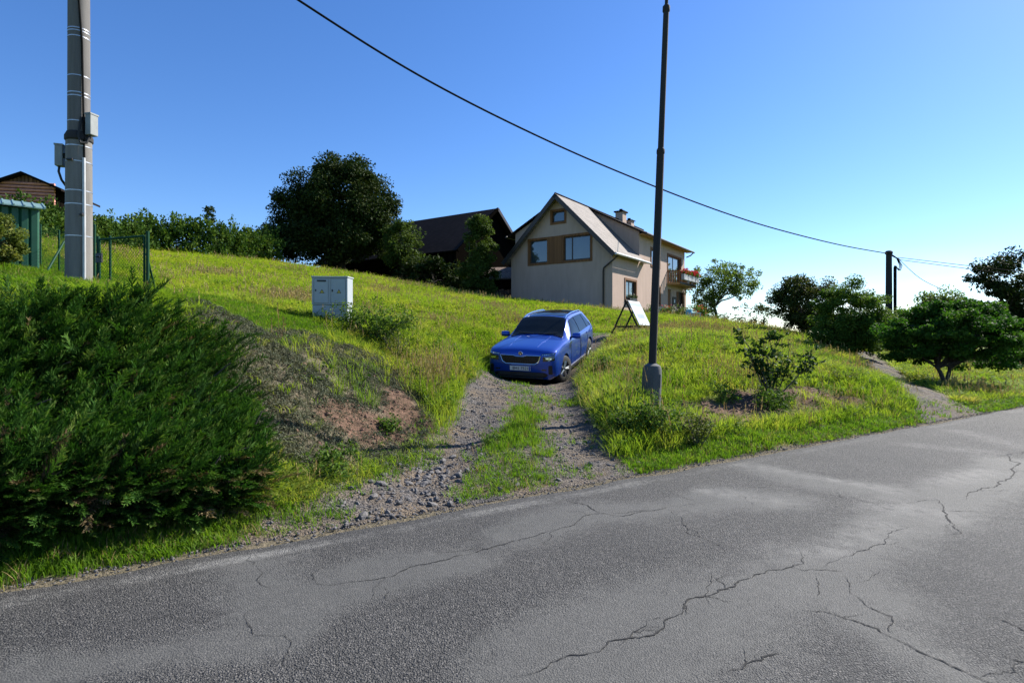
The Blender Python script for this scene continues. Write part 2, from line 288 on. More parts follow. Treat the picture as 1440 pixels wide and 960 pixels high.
# ------------------------------------------------------------------ object helpers
def tag(o, label=None, cat=None, group=None, kind=None):
    if label: o['label'] = label
    if cat: o['category'] = cat
    if group: o['group'] = group
    if kind: o['kind'] = kind
    return o
def empty(name, loc=(0, 0, 0), rz=0.0, label=None, cat=None, group=None):
    o = bpy.data.objects.new(name, None); COL.objects.link(o); o.empty_display_size = 0.2
    o.location = loc; o.rotation_euler = (0, 0, rz); tag(o, label, cat, group); return o
def link(name, me, mat=None, parent=None, loc=(0, 0, 0), rot=(0, 0, 0)):
    o = bpy.data.objects.new(name, me); COL.objects.link(o)
    if mat is not None and not me.materials: me.materials.append(M[mat] if isinstance(mat, str) else mat)
    o.parent = parent; o.location = loc; o.rotation_euler = rot; return o
def mesh_np(name, V, F, smooth=False, attrs=None):
    """V (n,3), F (m,k) index array of equal-sized faces"""
    V = np.asarray(V, np.float32); F = np.asarray(F, np.int32); k = F.shape[1]
    me = bpy.data.meshes.new(name)
    me.vertices.add(len(V)); me.vertices.foreach_set('co', V.ravel())
    me.loops.add(F.size); me.loops.foreach_set('vertex_index', F.ravel())
    me.polygons.add(len(F)); me.polygons.foreach_set('loop_start', np.arange(0, F.size, k, dtype=np.int32))
    if smooth: me.polygons.foreach_set('use_smooth', np.ones(len(F), bool))
    for an, a in (attrs or {}).items():
        at = me.attributes.new(an, 'FLOAT', 'POINT'); at.data.foreach_set('value', np.asarray(a, np.float32))
    me.update(calc_edges=True); return me
class MB:
    """collects simple solids into one mesh"""
    def __init__(s): s.v = []; s.f = []
    def add(s, v, f):
        n = len(s.v); s.v += [tuple(p) for p in v]; s.f += [tuple(i + n for i in q) for q in f]; return s
    def box(s, a, b):
        x0, y0, z0 = a; x1, y1, z1 = b
        return s.add([(x0, y0, z0), (x1, y0, z0), (x1, y1, z0), (x0, y1, z0), (x0, y0, z1), (x1, y0, z1), (x1, y1, z1), (x0, y1, z1)],
                     [(0, 3, 2, 1), (4, 5, 6, 7), (0, 1, 5, 4), (1, 2, 6, 5), (2, 3, 7, 6), (3, 0, 4, 7)])
    def prism(s, poly, d):
        """poly: list of 3-D points, extruded by vector d"""
        n = len(poly); d = Vector(d); p = [Vector(q) for q in poly]
        return s.add([tuple(q) for q in p] + [tuple(q + d) for q in p], [tuple(range(n))[::-1], tuple(range(n, 2 * n))] + [(i, (i + 1) % n, (i + 1) % n + n, i + n) for i in range(n)])
    def tube(s, pts, rad, n=8, cap=True):
        pts = [Vector(p) for p in pts]; m = len(pts)
        rad = [rad] * m if isinstance(rad, (int, float)) else rad
        base = len(s.v); up = Vector((0.3, 0.2, 1)).normalized(); T0 = None; X = None
        for i, p in enumerate(pts):
            t = (pts[min(i + 1, m - 1)] - pts[max(i - 1, 0)]).normalized()
            if X is None:
                a = Vector((1, 0, 0)) if abs(t.x) < 0.8 else Vector((0, 1, 0)); X = (a - t * a.dot(t)).normalized()
            else: X = (X - t * X.dot(t)).normalized()
            Y = t.cross(X)
            for k in range(n):
                an = 2 * math.pi * k / n; s.v.append(tuple(p + (X * math.cos(an) + Y * math.sin(an)) * rad[i]))
        for i in range(m - 1):
            for k in range(n):
                a = base + i * n + k; b = base + i * n + (k + 1) % n; s.f.append((a, b, b + n, a + n))
        if cap:
            s.f.append(tuple(base + k for k in range(n))[::-1]); s.f.append(tuple(base + (m - 1) * n + k for k in range(n)))
        return s
    def lathe(s, prof, n=20, origin=(0, 0, 0), axis='Z', closed=False):
        base = len(s.v); m = len(prof); o = Vector(origin)
        for r, h in prof:
            for k in range(n):
                a = 2 * math.pi * k / n; c, d = r * math.cos(a), r * math.sin(a)
                p = Vector((c, d, h)) if axis == 'Z' else Vector((c, h, d)); s.v.append(tuple(o + p))
        for i in range(m - 1):
            for k in range(n):
                a = base + i * n + k; b = base + i * n + (k + 1) % n; s.f.append((a, b, b + n, a + n))
        if not closed:
            s.f.append(tuple(base + k for k in range(n))[::-1]); s.f.append(tuple(base + (m - 1) * n + k for k in range(n)))
        return s
    def mesh(s, name, smooth=False, bevel=0.0):
        me = bpy.data.meshes.new(name); me.from_pydata(s.v, [], s.f); me.update()
        bm = bmesh.new(); bm.from_mesh(me); bmesh.ops.recalc_face_normals(bm, faces=bm.faces)
        if bevel: bmesh.ops.bevel(bm, geom=[e for e in bm.edges if e.is_manifold and e.calc_face_angle(0) > 0.6], offset=bevel, segments=2, affect='EDGES', profile=0.6)
        bm.to_mesh(me); bm.free()
        if smooth:
            me.polygons.foreach_set('use_smooth', np.ones(len(me.polygons), bool)); me.set_sharp_from_angle(angle=R(40))
        return me
    def build(s, name, mat, parent=None, smooth=False, bevel=0.0, loc=(0, 0, 0), rot=(0, 0, 0)):
        return link(name, s.mesh(name, smooth, bevel), mat, parent, loc, rot)
def boxo(name, a, b, mat, parent=None, bevel=0.0): return MB().box(a, b).build(name, mat, parent, False, bevel)
def cut(me, boxes, cyl=None):
    """boolean-cut boxes / cutter mesh out of a mesh, returns a new mesh"""
    o = bpy.data.objects.new('t', me); COL.objects.link(o)
    mb = MB()
    for a, b in boxes: mb.box(a, b)
    cm = cyl if cyl is not None else mb.mesh('c'); c = bpy.data.objects.new('c', cm); COL.objects.link(c)
    md = o.modifiers.new('b', 'BOOLEAN'); md.operation = 'DIFFERENCE'; md.object = c; md.solver = 'EXACT'
    dg = bpy.context.evaluated_depsgraph_get(); r = bpy.data.meshes.new_from_object(o.evaluated_get(dg))
    bpy.data.objects.remove(o); bpy.data.objects.remove(c); bpy.data.meshes.remove(cm); r.materials.clear(); return r
def text_mesh(name, s, size, ext=0.002):
    cu = bpy.data.curves.new(name, 'FONT'); cu.body = s; cu.size = size; cu.extrude = ext; cu.align_x = 'CENTER'; cu.align_y = 'CENTER'; cu.resolution_u = 2
    o = bpy.data.objects.new(name, cu); COL.objects.link(o)
    dg = bpy.context.evaluated_depsgraph_get(); me = bpy.data.meshes.new_from_object(o.evaluated_get(dg)); bpy.data.objects.remove(o); me.materials.clear(); return me

# ------------------------------------------------------------------ terrain
EU = np.array([0.846, 0.533]); EN = np.array([-0.533, 0.846]); EO = np.array([0.0, 5.55])   # road edge frame
def uv(X, Y): return X * EU[0] + (Y - EO[1]) * EU[1], X * EN[0] + (Y - EO[1]) * EN[1]
def xy(u, v): return EO[0] + u * EU[0] + v * EN[0], EO[1] + u * EU[1] + v * EN[1]
def pt(px, py, d): return ((px - 720) / 800 * d, d, CAM_H + (472 - py) / 800 * d)      # point seen in direction (px,py) standing d metres out
def road_pt(px, py): d = CAM_H * 800 / (py - 472); return ((px - 720) / 800 * d, d)
_nd = np.random.default_rng(3); _nk = [(_nd.normal(size=(10, 2)), _nd.uniform(0, 6.28, 10)) for _ in range(6)]
def snoise(X, Y, scale, k=0):
    K, P = _nk[k]; s = 0
    for i in range(10): s = s + np.sin((X * K[i, 0] + Y * K[i, 1]) * scale + P[i])
    return s / 4.5
ctrl = []
for u in np.arange(-14, 30, 1.6):
    ctrl.append((*xy(u, 0.0), 0.0)); ctrl.append((*xy(u, 0.45), 0.04 if not -1.9 < u < 1.6 else 0.03))
for p in [(110, 405, 8.5), (205, 412, 11), (60, 388, 15), (300, 425, 12), (0, 430, 6.2), (180, 425, 6.8), (330, 452, 8.0), (330, 400, 20), (250, 380, 24), (400, 435, 15),
          (465, 452, 13), (340, 462, 9.5), (440, 470, 10.5), (540, 505, 11.5), (420, 560, 7.2), (520, 640, 6.9), (580, 600, 8.4), (560, 560, 9.3), (640, 500, 13.2), (600, 470, 14.5),
          (680, 470, 17), (620, 455, 18), (560, 430, 20), (650, 430, 26), (720, 425, 33), (800, 434, 30), (690, 440, 22), (760, 452, 23),
          (0, 335, 22), (205, 356, 30), (300, 364, 32), (380, 372, 37), (440, 380, 38), (480, 390, 42), (600, 405, 38), (640, 414, 38), (690, 424, 38),
          (860, 441, 33.6), (930, 450, 38), (1000, 458, 40),
          (720, 600, 8.6), (700, 640, 6.95), (740, 570, 10.5), (740, 545, 12.6), (850, 472, 20), (870, 466, 24), (900, 470, 18), (905, 472, 20),
          (850, 600, 8.6), (842, 545, 12), (880, 515, 13), (860, 497, 15), (915, 567, 9.7), (950, 620, 7.8), (950, 562, 10.3), (930, 520, 12), (940, 490, 14),
          (1050, 612, 8.15), (1050, 577, 9.6), (1060, 552, 10.8), (1090, 545, 11.6), (1000, 500, 13.5), (1000, 466, 24), (1060, 462, 32), (1130, 475, 26), (1150, 490, 20), (1200, 525, 15),
          (1150, 560, 11), (1240, 560, 11.6), (1270, 545, 12.6), (1290, 548, 13), (1240, 515, 19), (1250, 507, 22), (1325, 545, 16), (1440, 558, 14.5), (1250, 503, 28), (1400, 545, 18)]:
    ctrl.append(pt(*p))
ctrl += [(1.25, 14.3, .44), (2.24, 16.9, .90), (-.2, 14.85, .46), (.79, 17.45, .92)]
ctrl += [(-38, 45, 9.6), (-60, 40, 11), (-40, 15, 6.0), (-25, 5, 3.6), (-12, 4, 2.6), (-60, 80, 11), (-20, 70, 7), (0, 60, 4.2), (25, 60, 1.6), (50, 60, -1.5), (40, 35, -.2), (60, 30, -.8), (30, 24, .2), (0, 95, 4), (50, 95, -3), (90, 60, -3), (-60, 110, 10)]
ctrl = np.array(ctrl, float)
def _phi(r2): return 0.5 * r2 * np.log(r2 + 1e-9)
_n = len(ctrl); _D = ((ctrl[:, None, :2] - ctrl[None, :, :2]) ** 2).sum(-1)
_A = np.zeros((_n + 3, _n + 3)); _A[:_n, :_n] = _phi(_D) + np.eye(_n) * 0.25
_A[:_n, _n] = 1; _A[:_n, _n + 1:] = ctrl[:, :2]; _A[_n, :_n] = 1; _A[_n + 1:, :_n] = ctrl[:, :2].T
_W = np.linalg.solve(_A, np.concatenate([ctrl[:, 2], np.zeros(3)]))
def sstep(x, a, b): t = np.clip((x - a) / (b - a), 0, 1); return t * t * (3 - 2 * t)
# driveway centre line and second track: plan points (x, y, half width)
DRV = np.array([(-0.85, 3.2, 1.8), (-0.3, 4.9, 1.75), (-0.05, 6.0, 1.55), (0.12, 7.4, 1.35), (0.18, 9.0, 1.3), (0.22, 11.0, 1.3), (0.42, 13.4, 1.25), (0.95, 15.2, 1.25), (1.55, 17.2, 1.25), (2.5, 19.4, 1.1), (3.6, 21.2, .8)])
TRK = np.array([(8.5, 9.0, 1.3), (8.7, 10.3, 1.15), (8.95, 11.4, .75), (9.35, 13.0, .6), (10.4, 15.5, .6), (12.2, 19.0, .6), (14.5, 23.5, .6)])
def path_sd(X, Y, P):
    """signed lateral offset / half width, and arc distance, to a path"""
    best = np.full(np.shape(X), 1e9); lat = np.zeros(np.shape(X)); hw = np.ones(np.shape(X))
    for (x0, y0, w0), (x1, y1, w1) in zip(P[:-1], P[1:]):
        dx, dy = x1 - x0, y1 - y0; L2 = dx * dx + dy * dy
        t = np.clip(((X - x0) * dx + (Y - y0) * dy) / L2, 0, 1); ex, ey = X - x0 - t * dx, Y - y0 - t * dy
        d = np.hypot(ex, ey); sg = np.sign(ex * dy - ey * dx); m = d < best
        best = np.where(m, d, best); lat = np.where(m, d * sg, lat); hw = np.where(m, w0 + t * (w1 - w0), hw)
    return lat, hw
def poly_mask(X, Y, P, soft):
    P = np.asarray(P, float); inside = np.zeros(np.shape(X), bool); d = np.full(np.shape(X), 1e9)
    for (x0, y0), (x1, y1) in zip(P, np.roll(P, -1, 0)):
        c = ((y0 > Y) != (y1 > Y)) & (X < (x1 - x0) * (Y - y0) / (y1 - y0 + 1e-12) + x0); inside ^= c
        t = np.clip(((X - x0) * (x1 - x0) + (Y - y0) * (y1 - y0)) / ((x1 - x0) ** 2 + (y1 - y0) ** 2), 0, 1)
        d = np.minimum(d, np.hypot(X - x0 - t * (x1 - x0), Y - y0 - t * (y1 - y0)))
    return sstep(np.where(inside, d, -d), -soft, soft)
BANK = [(-4.9, 9.4), (-3.8, 10.4), (-2.75, 11.3), (-1.7, 10.2), (-1.1, 9.1), (-1.0, 7.6), (-1.35, 6.5), (-2.1, 5.75), (-3.1, 5.9), (-4.3, 7.6)]
BANKRED = [(-2.2, 9.5), (-1.7, 9.6), (-1.15, 8.8), (-1.15, 7.7), (-1.9, 7.0), (-2.6, 7.1), (-2.5, 7.7), (-1.95, 8.3)]
def height(X, Y, micro=True):
    X = np.asarray(X, float); Y = np.asarray(Y, float); sh = X.shape; x = X.ravel(); y = Y.ravel()
    out = np.empty(len(x))
    for i in range(0, len(x), 20000):
        a = x[i:i + 20000]; b = y[i:i + 20000]
        r2 = (a[:, None] - ctrl[None, :, 0]) ** 2 + (b[:, None] - ctrl[None, :, 1]) ** 2
        out[i:i + 20000] = _phi(r2) @ _W[:_n] + _W[_n] + a * _W[_n + 1] + b * _W[_n + 2]
    r = np.hypot(x, y - 20); far = sstep(r, 70, 140)
    out = np.clip(out, -5, 13) * (1 - far) + far * (-4.0)
    u, v = uv(x, y); out = out * sstep(v, 0.0, 0.35) + sstep(v, 0, .35) * 0.0
    if micro:
        l, h = path_sd(x, y, DRV); indrv = 1 - sstep(np.abs(l) / h, 0.75, 1.2)
        amp = sstep(v, 0.3, 1.2) * (1 - 0.75 * indrv) * (1 - sstep(r, 40, 60))
        out = out + amp * (0.035 * snoise(x, y, 1.7, 0) + 0.022 * snoise(x, y, 4.2, 1) + 0.012 * snoise(x, y, 9.5, 2))
        bk = poly_mask(x, y, BANK, .3) + 0.8 * sstep(u, 2.9, 3.8) * (1 - sstep(u, 8.6, 10)) * sstep(v, .75, 1.05) * (1 - sstep(v, 1.9, 2.6))
        out = out + bk * (1 - indrv) * (.035 * snoise(x, y, 7.5, 3) + .03 * snoise(x, y, 13, 5) + .018 * snoise(x, y, 24, 0))
        # wheel tracks sunk, crown between
        out = out - indrv * sstep(v, .3, 1.2) * 0.05 * np.exp(-((np.abs(l) - 0.75) / 0.3) ** 2)
    out = np.where(v < 0, -0.03 * sstep(-v, 0.0, 0.05), out)
    out = np.where(v < -6.4, 0.0 + 0.0 * out, out)
    return out.reshape(sh)
def hz(x, y): return float(height(np.array([x]), np.array([y]))[0])
def masks(X, Y):
    u, v = uv(X, Y)
    soil = poly_mask(X, Y, BANKRED, 0.4) * 0.8
    dry = poly_mask(X, Y, BANK, 0.35)
    rb = sstep(u, 2.9, 3.8) * (1 - sstep(u, 8.6, 10.0)) * sstep(v, 0.75, 1.05) * (1 - sstep(v, 1.9, 2.6))
    soil = np.maximum(soil, rb * (0.60 + 0.28 * snoise(X, Y, 1.6, 3) + .28 * snoise(X, Y, 5.5, 1)))
    dry = np.maximum(dry, (1 - sstep(np.abs(v - 0.02), 0.08, 0.22)))
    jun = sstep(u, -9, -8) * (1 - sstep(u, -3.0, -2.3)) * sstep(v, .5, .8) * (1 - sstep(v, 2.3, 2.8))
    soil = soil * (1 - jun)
    l, h = path_sd(X, Y, DRV); dr = 1 - sstep(np.abs(l) / h, 0.9, 1.25)
    dry = np.maximum(dry, dr * 0.9)
    return np.clip(soil, 0, 1), np.clip(dry, 0, 1), jun
def graded(lo, a, b, hi, step, g):
    c = list(np.arange(a, b, step)); s = step; x = b
    while x < hi: c.append(x); s *= g; x += s
    c.append(hi); s = step; x = a - step; L = []
    while x > lo: L.append(x); s *= g; x -= s
    L.append(lo); return np.array(L[::-1] + c)
gx = graded(-2500, -6.5, 9.5, 2500, 0.07, 1.055); gy = graded(-800, 3.4, 13.0, 3000, 0.07, 1.05)
def grid_faces(nx, ny):
    i = np.arange(nx * ny).reshape(ny, nx); return np.stack([i[:-1, :-1], i[:-1, 1:], i[1:, 1:], i[1:, :-1]], -1).reshape(-1, 4)
GX, GY = np.meshgrid(gx, gy); GZ = height(GX, GY); so_, dr_, ju_ = masks(GX, GY)
ground = link('ground', mesh_np('ground', np.stack([GX, GY, GZ], -1).reshape(-1, 3), grid_faces(len(gx), len(gy)), True, {'soil': so_.ravel(), 'dry': dr_.ravel(), 'litter': ju_.ravel()}), 'ground')
tag(ground, 'grassy bank and meadow rising behind the road', kind='structure')

# far wooded hills beyond the valley
HM = leafmat('far forest', [(0, (0.035, 0.06, 0.05)), (1, (0.06, 0.09, 0.07))], 0.0)
th = np.linspace(R(-70), R(80), 160); rr = np.array([900, 1150, 1400, 1800.])
hv = []
for j, r_ in enumerate(rr):
    for t in th: hv.append((math.sin(t) * r_, math.cos(t) * r_, -6 + [0, 18, 30, 22][j] * (1 + 0.45 * math.sin(t * 9 + 1) + 0.25 * math.sin(t * 23)) * (0.9 if j else 0)))
hills = link('hills', mesh_np('hills', hv, grid_faces(160, 4), True, {'var': np.random.default_rng(1).random(640)}), HM); tag(hills, 'low wooded hills on the far horizon', kind='structure')

# ------------------------------------------------------------------ road
ZR = lambda L, x0, y0, s: [road_pt(x0 + a / s, y0 + b / s) for a, b in L]
A_ = lambda L: ZR(L, 720, 560, 2.0)
B_ = lambda L: ZR(L, 0, 640, 2.0)
CRACKS = [(A_([(0, 798), (80, 785), (110, 760), (190, 740), (270, 700), (330, 690), (430, 650), (480, 620), (490, 590), (545, 570), (600, 550), (680, 512), (740, 495), (820, 460), (810, 440)]), .011),
 (A_([(870, 490), (960, 450), (1050, 420), (1060, 395), (1130, 370)]), .006), (A_([(815, 610), (880, 615), (960, 640), (1030, 665), (1090, 700), (1180, 745), (1290, 795), (1400, 850)]), .010),
 (A_([(935, 510), (950, 560), (1000, 600), (1070, 630), (1060, 655), (1090, 690)]), .006), (A_([(1185, 290), (1215, 325), (1240, 370), (1220, 395)]), .013), (A_([(1275, 295), (1320, 260), (1390, 240), (1430, 190), (1480, 150)]), .015),
 (A_([(1215, 325), (1340, 330)]), .006), (A_([(1310, 615), (1380, 640), (1440, 670), (1520, 700)]), .008), (A_([(1375, 740), (1440, 760), (1540, 800)]), .010), (A_([(150, 290), (210, 305), (260, 330)]), .009), (A_([(440, 320), (480, 350), (490, 385), (600, 440)]), .007),
 (A_([(620, 280), (660, 285), (680, 310)]), .006), (A_([(645, 710), (660, 760), (610, 785)]), .008), (A_([(660, 765), (700, 755), (750, 735)]), .012), (A_([(855, 515), (860, 570)]), .005), (A_([(910, 270), (930, 290)]), .008), (A_([(660, 260), (740, 245)]), .008),
 (B_([(830, 357), (900, 372), (1000, 365), (1100, 352), (1150, 325), (1240, 305), (1330, 285), (1440, 250)]) + A_([(90, 400), (190, 350), (250, 330), (330, 335), (400, 322), (480, 308), (570, 295)])[1:], .008),
 (B_([(705, 285), (740, 340), (725, 365), (760, 388)]), .005), (B_([(705, 445), (700, 490), (710, 520), (800, 518), (820, 540), (790, 630)]), .005), (B_([(1080, 378), (1095, 395), (1085, 420)]), .004), (B_([(330, 470), (400, 478), (480, 460), (565, 485), (620, 460), (680, 450)]), .0035),
 (A_([(560, 500), (545, 570), (575, 610)]), .005), (A_([(300, 715), (330, 690), (380, 640), (430, 632)]), .005)]
WORN = [(A_([(60, 760), (250, 660), (480, 600), (700, 540), (850, 500), (1000, 430), (1150, 350), (1300, 260), (1420, 190)]), .38), (A_([(300, 760), (600, 640), (800, 560), (950, 560)]), .42), (A_([(900, 600), (1100, 720), (1250, 800)]), .25),
 (B_([(700, 330), (760, 480), (900, 400), (1100, 350), (1300, 310)]), .28), (A_([(0, 390), (200, 330), (400, 310), (560, 280), (760, 295)]), .30), (A_([(700, 200), (900, 245), (1100, 280)]), .35), (B_([(100, 640), (500, 560), (760, 520)]), .2)]
DUST = [(A_([(1060, 315), (1180, 330)]), .45), (A_([(760, 440), (900, 440), (1050, 370)]), .30), (A_([(680, 195), (900, 235), (1080, 270)]), .22), (A_([(540, 265), (760, 300)]), .22), (A_([(1130, 135), (1330, 155)]), .35), (A_([(1250, 95), (1430, 140)]), .4), (A_([(1200, 240), (1330, 215)]), .3)]
def line_d(X, Y, L):
    d = np.full(X.shape, 1e9)
    for (x0, y0), (x1, y1) in zip(L[:-1], L[1:]):
        t = np.clip(((X - x0) * (x1 - x0) + (Y - y0) * (y1 - y0)) / ((x1 - x0) ** 2 + (y1 - y0) ** 2 + 1e-9), 0, 1); d = np.minimum(d, np.hypot(X - x0 - t * (x1 - x0), Y - y0 - t * (y1 - y0)))
    return d
ru = graded(-400, -9.0, 16.0, 900, 0.09, 1.06); rv = np.concatenate([[-6.4, -6.0, -5.6], np.arange(-5.2, -0.3, 0.09), np.linspace(-0.28, 0.0, 8)])
RU, RV = np.meshgrid(ru, rv); edge_j = 0.045 * snoise(RU, RU * 0, 2.3, 4) + 0.03 * snoise(RU, RU * 0, 7.1, 5)
RVj = RV + edge_j * np.clip(1 + RV / 0.3, 0, 1); RX, RY = xy(RU, RVj)
RZ = 0.012 + 0.02 * (1 - (np.abs(RV + 3.2) / 3.2) ** 2) - 0.03 * np.clip(1 + RV / 0.06, 0, 1)
worn = np.zeros(RX.shape); dust = np.zeros(RX.shape); wob = 0.10 * snoise(RX, RY, 2.6, 2)
for L, w in WORN: worn = np.maximum(worn, 1 - sstep(line_d(RX, RY, L) + wob * 1.6, 0.0, w * 2.0))
for L, w in DUST: dust = np.maximum(dust, 1 - sstep(line_d(RX, RY, L) + wob * .5, 0.0, w))
paint = (1 - sstep(np.abs(RV + 0.23), 0.045, 0.075)) * (1 - 0.55 * sstep(RU, 0.5, 3.0))
road = link('road', mesh_np('road', np.stack([RX, RY, RZ], -1).reshape(-1, 3), grid_faces(len(ru), len(rv)), True, {'worn': worn.ravel(), 'dust': dust.ravel(), 'paint': paint.ravel()}), 'asphalt')
tag(road, 'cracked grey asphalt country road', kind='structure')
def road_z(x, y): _, v = uv(x, y); return 0.012 + 0.02 * (1 - (abs(v + 3.2) / 3.2) ** 2)
cr_rng = random.Random(5)
def jagged(L, step, amp, rr):
    P = [Vector((x, y)) for x, y in L]
    for _ in range(7):
        Q = [P[0]]
        for a, b in zip(P[:-1], P[1:]):
            d = b - a; l = d.length
            if l > step: Q.append((a + b) / 2 + Vector((-d.y, d.x)) * rr.gauss(0, amp))
            Q.append(b)
        P = Q
    return [(p.x, p.y) for p in P]
ALLC = []
for L, w in CRACKS:
    pts = jagged(L, .028, .085, cr_rng); ALLC.append((pts, w))
    for _ in range(int(len(pts) / 26)):       # hairline side branches
        i = cr_rng.randrange(len(pts)); x, y = pts[i]; a = cr_rng.uniform(0, 6.28); l = cr_rng.uniform(.12, .4)
        ALLC.append((jagged([(x, y), (x + math.cos(a) * l, y + math.sin(a) * l)], .028, .12, cr_rng), w * .5))
for pts, w in ALLC:
    L = pts; pts = list(pts[:-1])
    pts.append(L[-1]); mb = MB(); V = []; n = len(pts)
    for i, (x, y) in enumerate(pts):
        a = pts[max(i - 1, 0)]; b = pts[min(i + 1, n - 1)]; tx, ty = b[0] - a[0], b[1] - a[1]; l = math.hypot(tx, ty) + 1e-9
        ww = w * 0.46 * (0.35 + cr_rng.random() * 1.1) * (0.45 if math.sin(i * .17 + w * 900) > .8 else 1) * min(1, 4 * min(i, n - 1 - i) / n + 0.15)
        nx, ny = -ty / l * ww, tx / l * ww; z = road_z(x, y) + 0.0035
        V += [(x - nx, y - ny, z), (x + nx, y + ny, z)]
    mb.add(V, [(2 * i, 2 * i + 2, 2 * i + 3, 2 * i + 1) for i in range(n - 1)]); mb.build('crack', 'crack', road)

# ------------------------------------------------------------------ tracks
def track(name, P, label, mouth):
    s = np.concatenate([[0], np.cumsum(np.hypot(*np.diff(P[:, :2], axis=0).T))]); ss = np.arange(0, s[-1], 0.06); ww = np.linspace(-1.12, 1.12, 56)
    cx = np.interp(ss, s, P[:, 0]); cy = np.interp(ss, s, P[:, 1]); hw = np.interp(ss, s, P[:, 2])
    k = np.ones(21) / 21; pad = lambda a: np.convolve(np.pad(a, 10, mode='reflect', reflect_type='odd'), k, 'valid'); cx, cy, hw = pad(cx), pad(cy), pad(hw)
    tx, ty = np.gradient(cx), np.gradient(cy); l = np.hypot(tx, ty); nx, ny = ty / l, -tx / l
    S, Wd = np.meshgrid(ss, ww, indexing='ij'); jit = 1 + 0.10 * snoise(S, np.sign(Wd) * 3, 3.0, 3) * np.abs(Wd)
    X = cx[:, None] + nx[:, None] * Wd * hw[:, None] * jit; Y = cy[:, None] + ny[:, None] * Wd * hw[:, None] * jit
    u, v = uv(X, Y); clamped = v < 0.06; e = np.maximum(v, 0.05 + 0.02 * snoise(X, Y, 5, 1)); X = X + (e - v) * EN[0]; Y = Y + (e - v) * EN[1]
    Z = height(X, Y) + 0.018 - 0.05 * sstep(np.abs(Wd), 0.93, 1.12) + 0.006 * snoise(X, Y, 14, 4); Z = np.where(clamped, Z - .06, Z)
    o = link(name, mesh_np(name, np.stack([X, Y, Z], -1).reshape(-1, 3), grid_faces(len(ww), len(ss)), True), 'gravel'); tag(o, label, kind='structure'); return o
drive = track('driveway', DRV, 'crushed stone driveway with two wheel tracks', True)
track('path', TRK, 'narrow gravel track climbing between grass banks', True)

# ------------------------------------------------------------------ scatter (grass, gravel) with geometry nodes
def scatter(name, P, rot, scl, idx, protos, label, mat=None, cat=None):
    n = len(P); me = bpy.data.meshes.new(name); me.vertices.add(n); me.vertices.foreach_set('co', np.asarray(P, np.float32).ravel())
    a = me.attributes.new('rot', 'FLOAT_VECTOR', 'POINT'); a.data.foreach_set('vector', np.asarray(rot, np.float32).ravel())
    a = me.attributes.new('scl', 'FLOAT_VECTOR', 'POINT'); a.data.foreach_set('vector', np.asarray(scl, np.float32).ravel())
    a = me.attributes.new('idx', 'INT', 'POINT'); a.data.foreach_set('value', np.asarray(idx, np.int32))
    o = bpy.data.objects.new(name, me); COL.objects.link(o); tag(o, label, cat, kind='stuff')
    c = bpy.data.collections.new(name + '_shapes')
    for i, pm in enumerate(protos): c.objects.link(bpy.data.objects.new('%s_shape_%02d' % (name, i), pm))
    g = bpy.data.node_groups.new(name, 'GeometryNodeTree')
    g.interface.new_socket('Geometry', in_out='INPUT', socket_type='NodeSocketGeometry'); g.interface.new_socket('Geometry', in_out='OUTPUT', socket_type='NodeSocketGeometry')
    N = g.nodes; gi = N.new('NodeGroupInput'); go = N.new('NodeGroupOutput'); ci = N.new('GeometryNodeCollectionInfo'); ip = N.new('GeometryNodeInstanceOnPoints')
    ci.inputs['Collection'].default_value = c; ci.inputs['Separate Children'].default_value = True; ci.inputs['Reset Children'].default_value = True
    def na(nm, t):
        x = N.new('GeometryNodeInputNamedAttribute'); x.data_type = t; x.inputs['Name'].default_value = nm; return x.outputs['Attribute']
    er = N.new('FunctionNodeEulerToRotation'); L = g.links
    L.new(gi.outputs[0], ip.inputs['Points']); L.new(ci.outputs[0], ip.inputs['Instance']); ip.inputs['Pick Instance'].default_value = True
    L.new(na('idx', 'INT'), ip.inputs['Instance Index']); L.new(na('rot', 'FLOAT_VECTOR'), er.inputs[0]); L.new(er.outputs[0], ip.inputs['Rotation']); L.new(na('scl', 'FLOAT_VECTOR'), ip.inputs['Scale'])
    L.new(ip.outputs[0], go.inputs[0]); md = o.modifiers.new('scatter', 'NODES'); md.node_group = g; return o
def tuft(seed, n, h, w, spread, lean, mat, heads=0):
    r = random.Random(seed); V = []; F = []
    for i in range(n):
        a = r.uniform(0, 6.283); d = spread * math.sqrt(r.random()); x, y = math.cos(a) * d, math.sin(a) * d
        b = a + r.gauss(0, 0.7); H = h * r.uniform(0.5, 1.1); ln = lean * r.uniform(0.2, 1.3) * H; wd = w * r.uniform(0.6, 1.2)
        px, py = -math.sin(b) * wd / 2, math.cos(b) * wd / 2; k = len(V)
        for t, ws in ((0, .8), (.4, 1), (.75, .7)):
            ox, oy, z = x + math.cos(b) * ln * t ** 2, y + math.sin(b) * ln * t ** 2, H * t * (1 - 0.18 * lean * t) - 0.02 * (t == 0)
            V += [(ox - px * ws, oy - py * ws, z), (ox + px * ws, oy + py * ws, z)]
        V.append((x + math.cos(b) * ln, y + math.sin(b) * ln, H * (1 - 0.22 * lean)))
        F += [(k, k + 1, k + 3, k + 2), (k + 2, k + 3, k + 5, k + 4), (k + 4, k + 5, k + 6)]
        if i < heads:
            tx, ty, tz = V[-1]
            for q in range(5):
                k = len(V); e = 0.012; zz = tz - 0.03 * q; an = r.uniform(0, 6.28); ox, oy = math.cos(an) * e, math.sin(an) * e
                V += [(tx, ty, zz), (tx + ox, ty + oy, zz + .012), (tx + ox * .4, ty + oy * .4, zz + .04), (tx - ox * .4, ty - oy * .4, zz + .03)]; F.append((k, k + 1, k + 2, k + 3))
    me = bpy.data.meshes.new('tuft'); me.from_pydata(V, [], F); me.materials.append(M[mat]); me.update(); return me
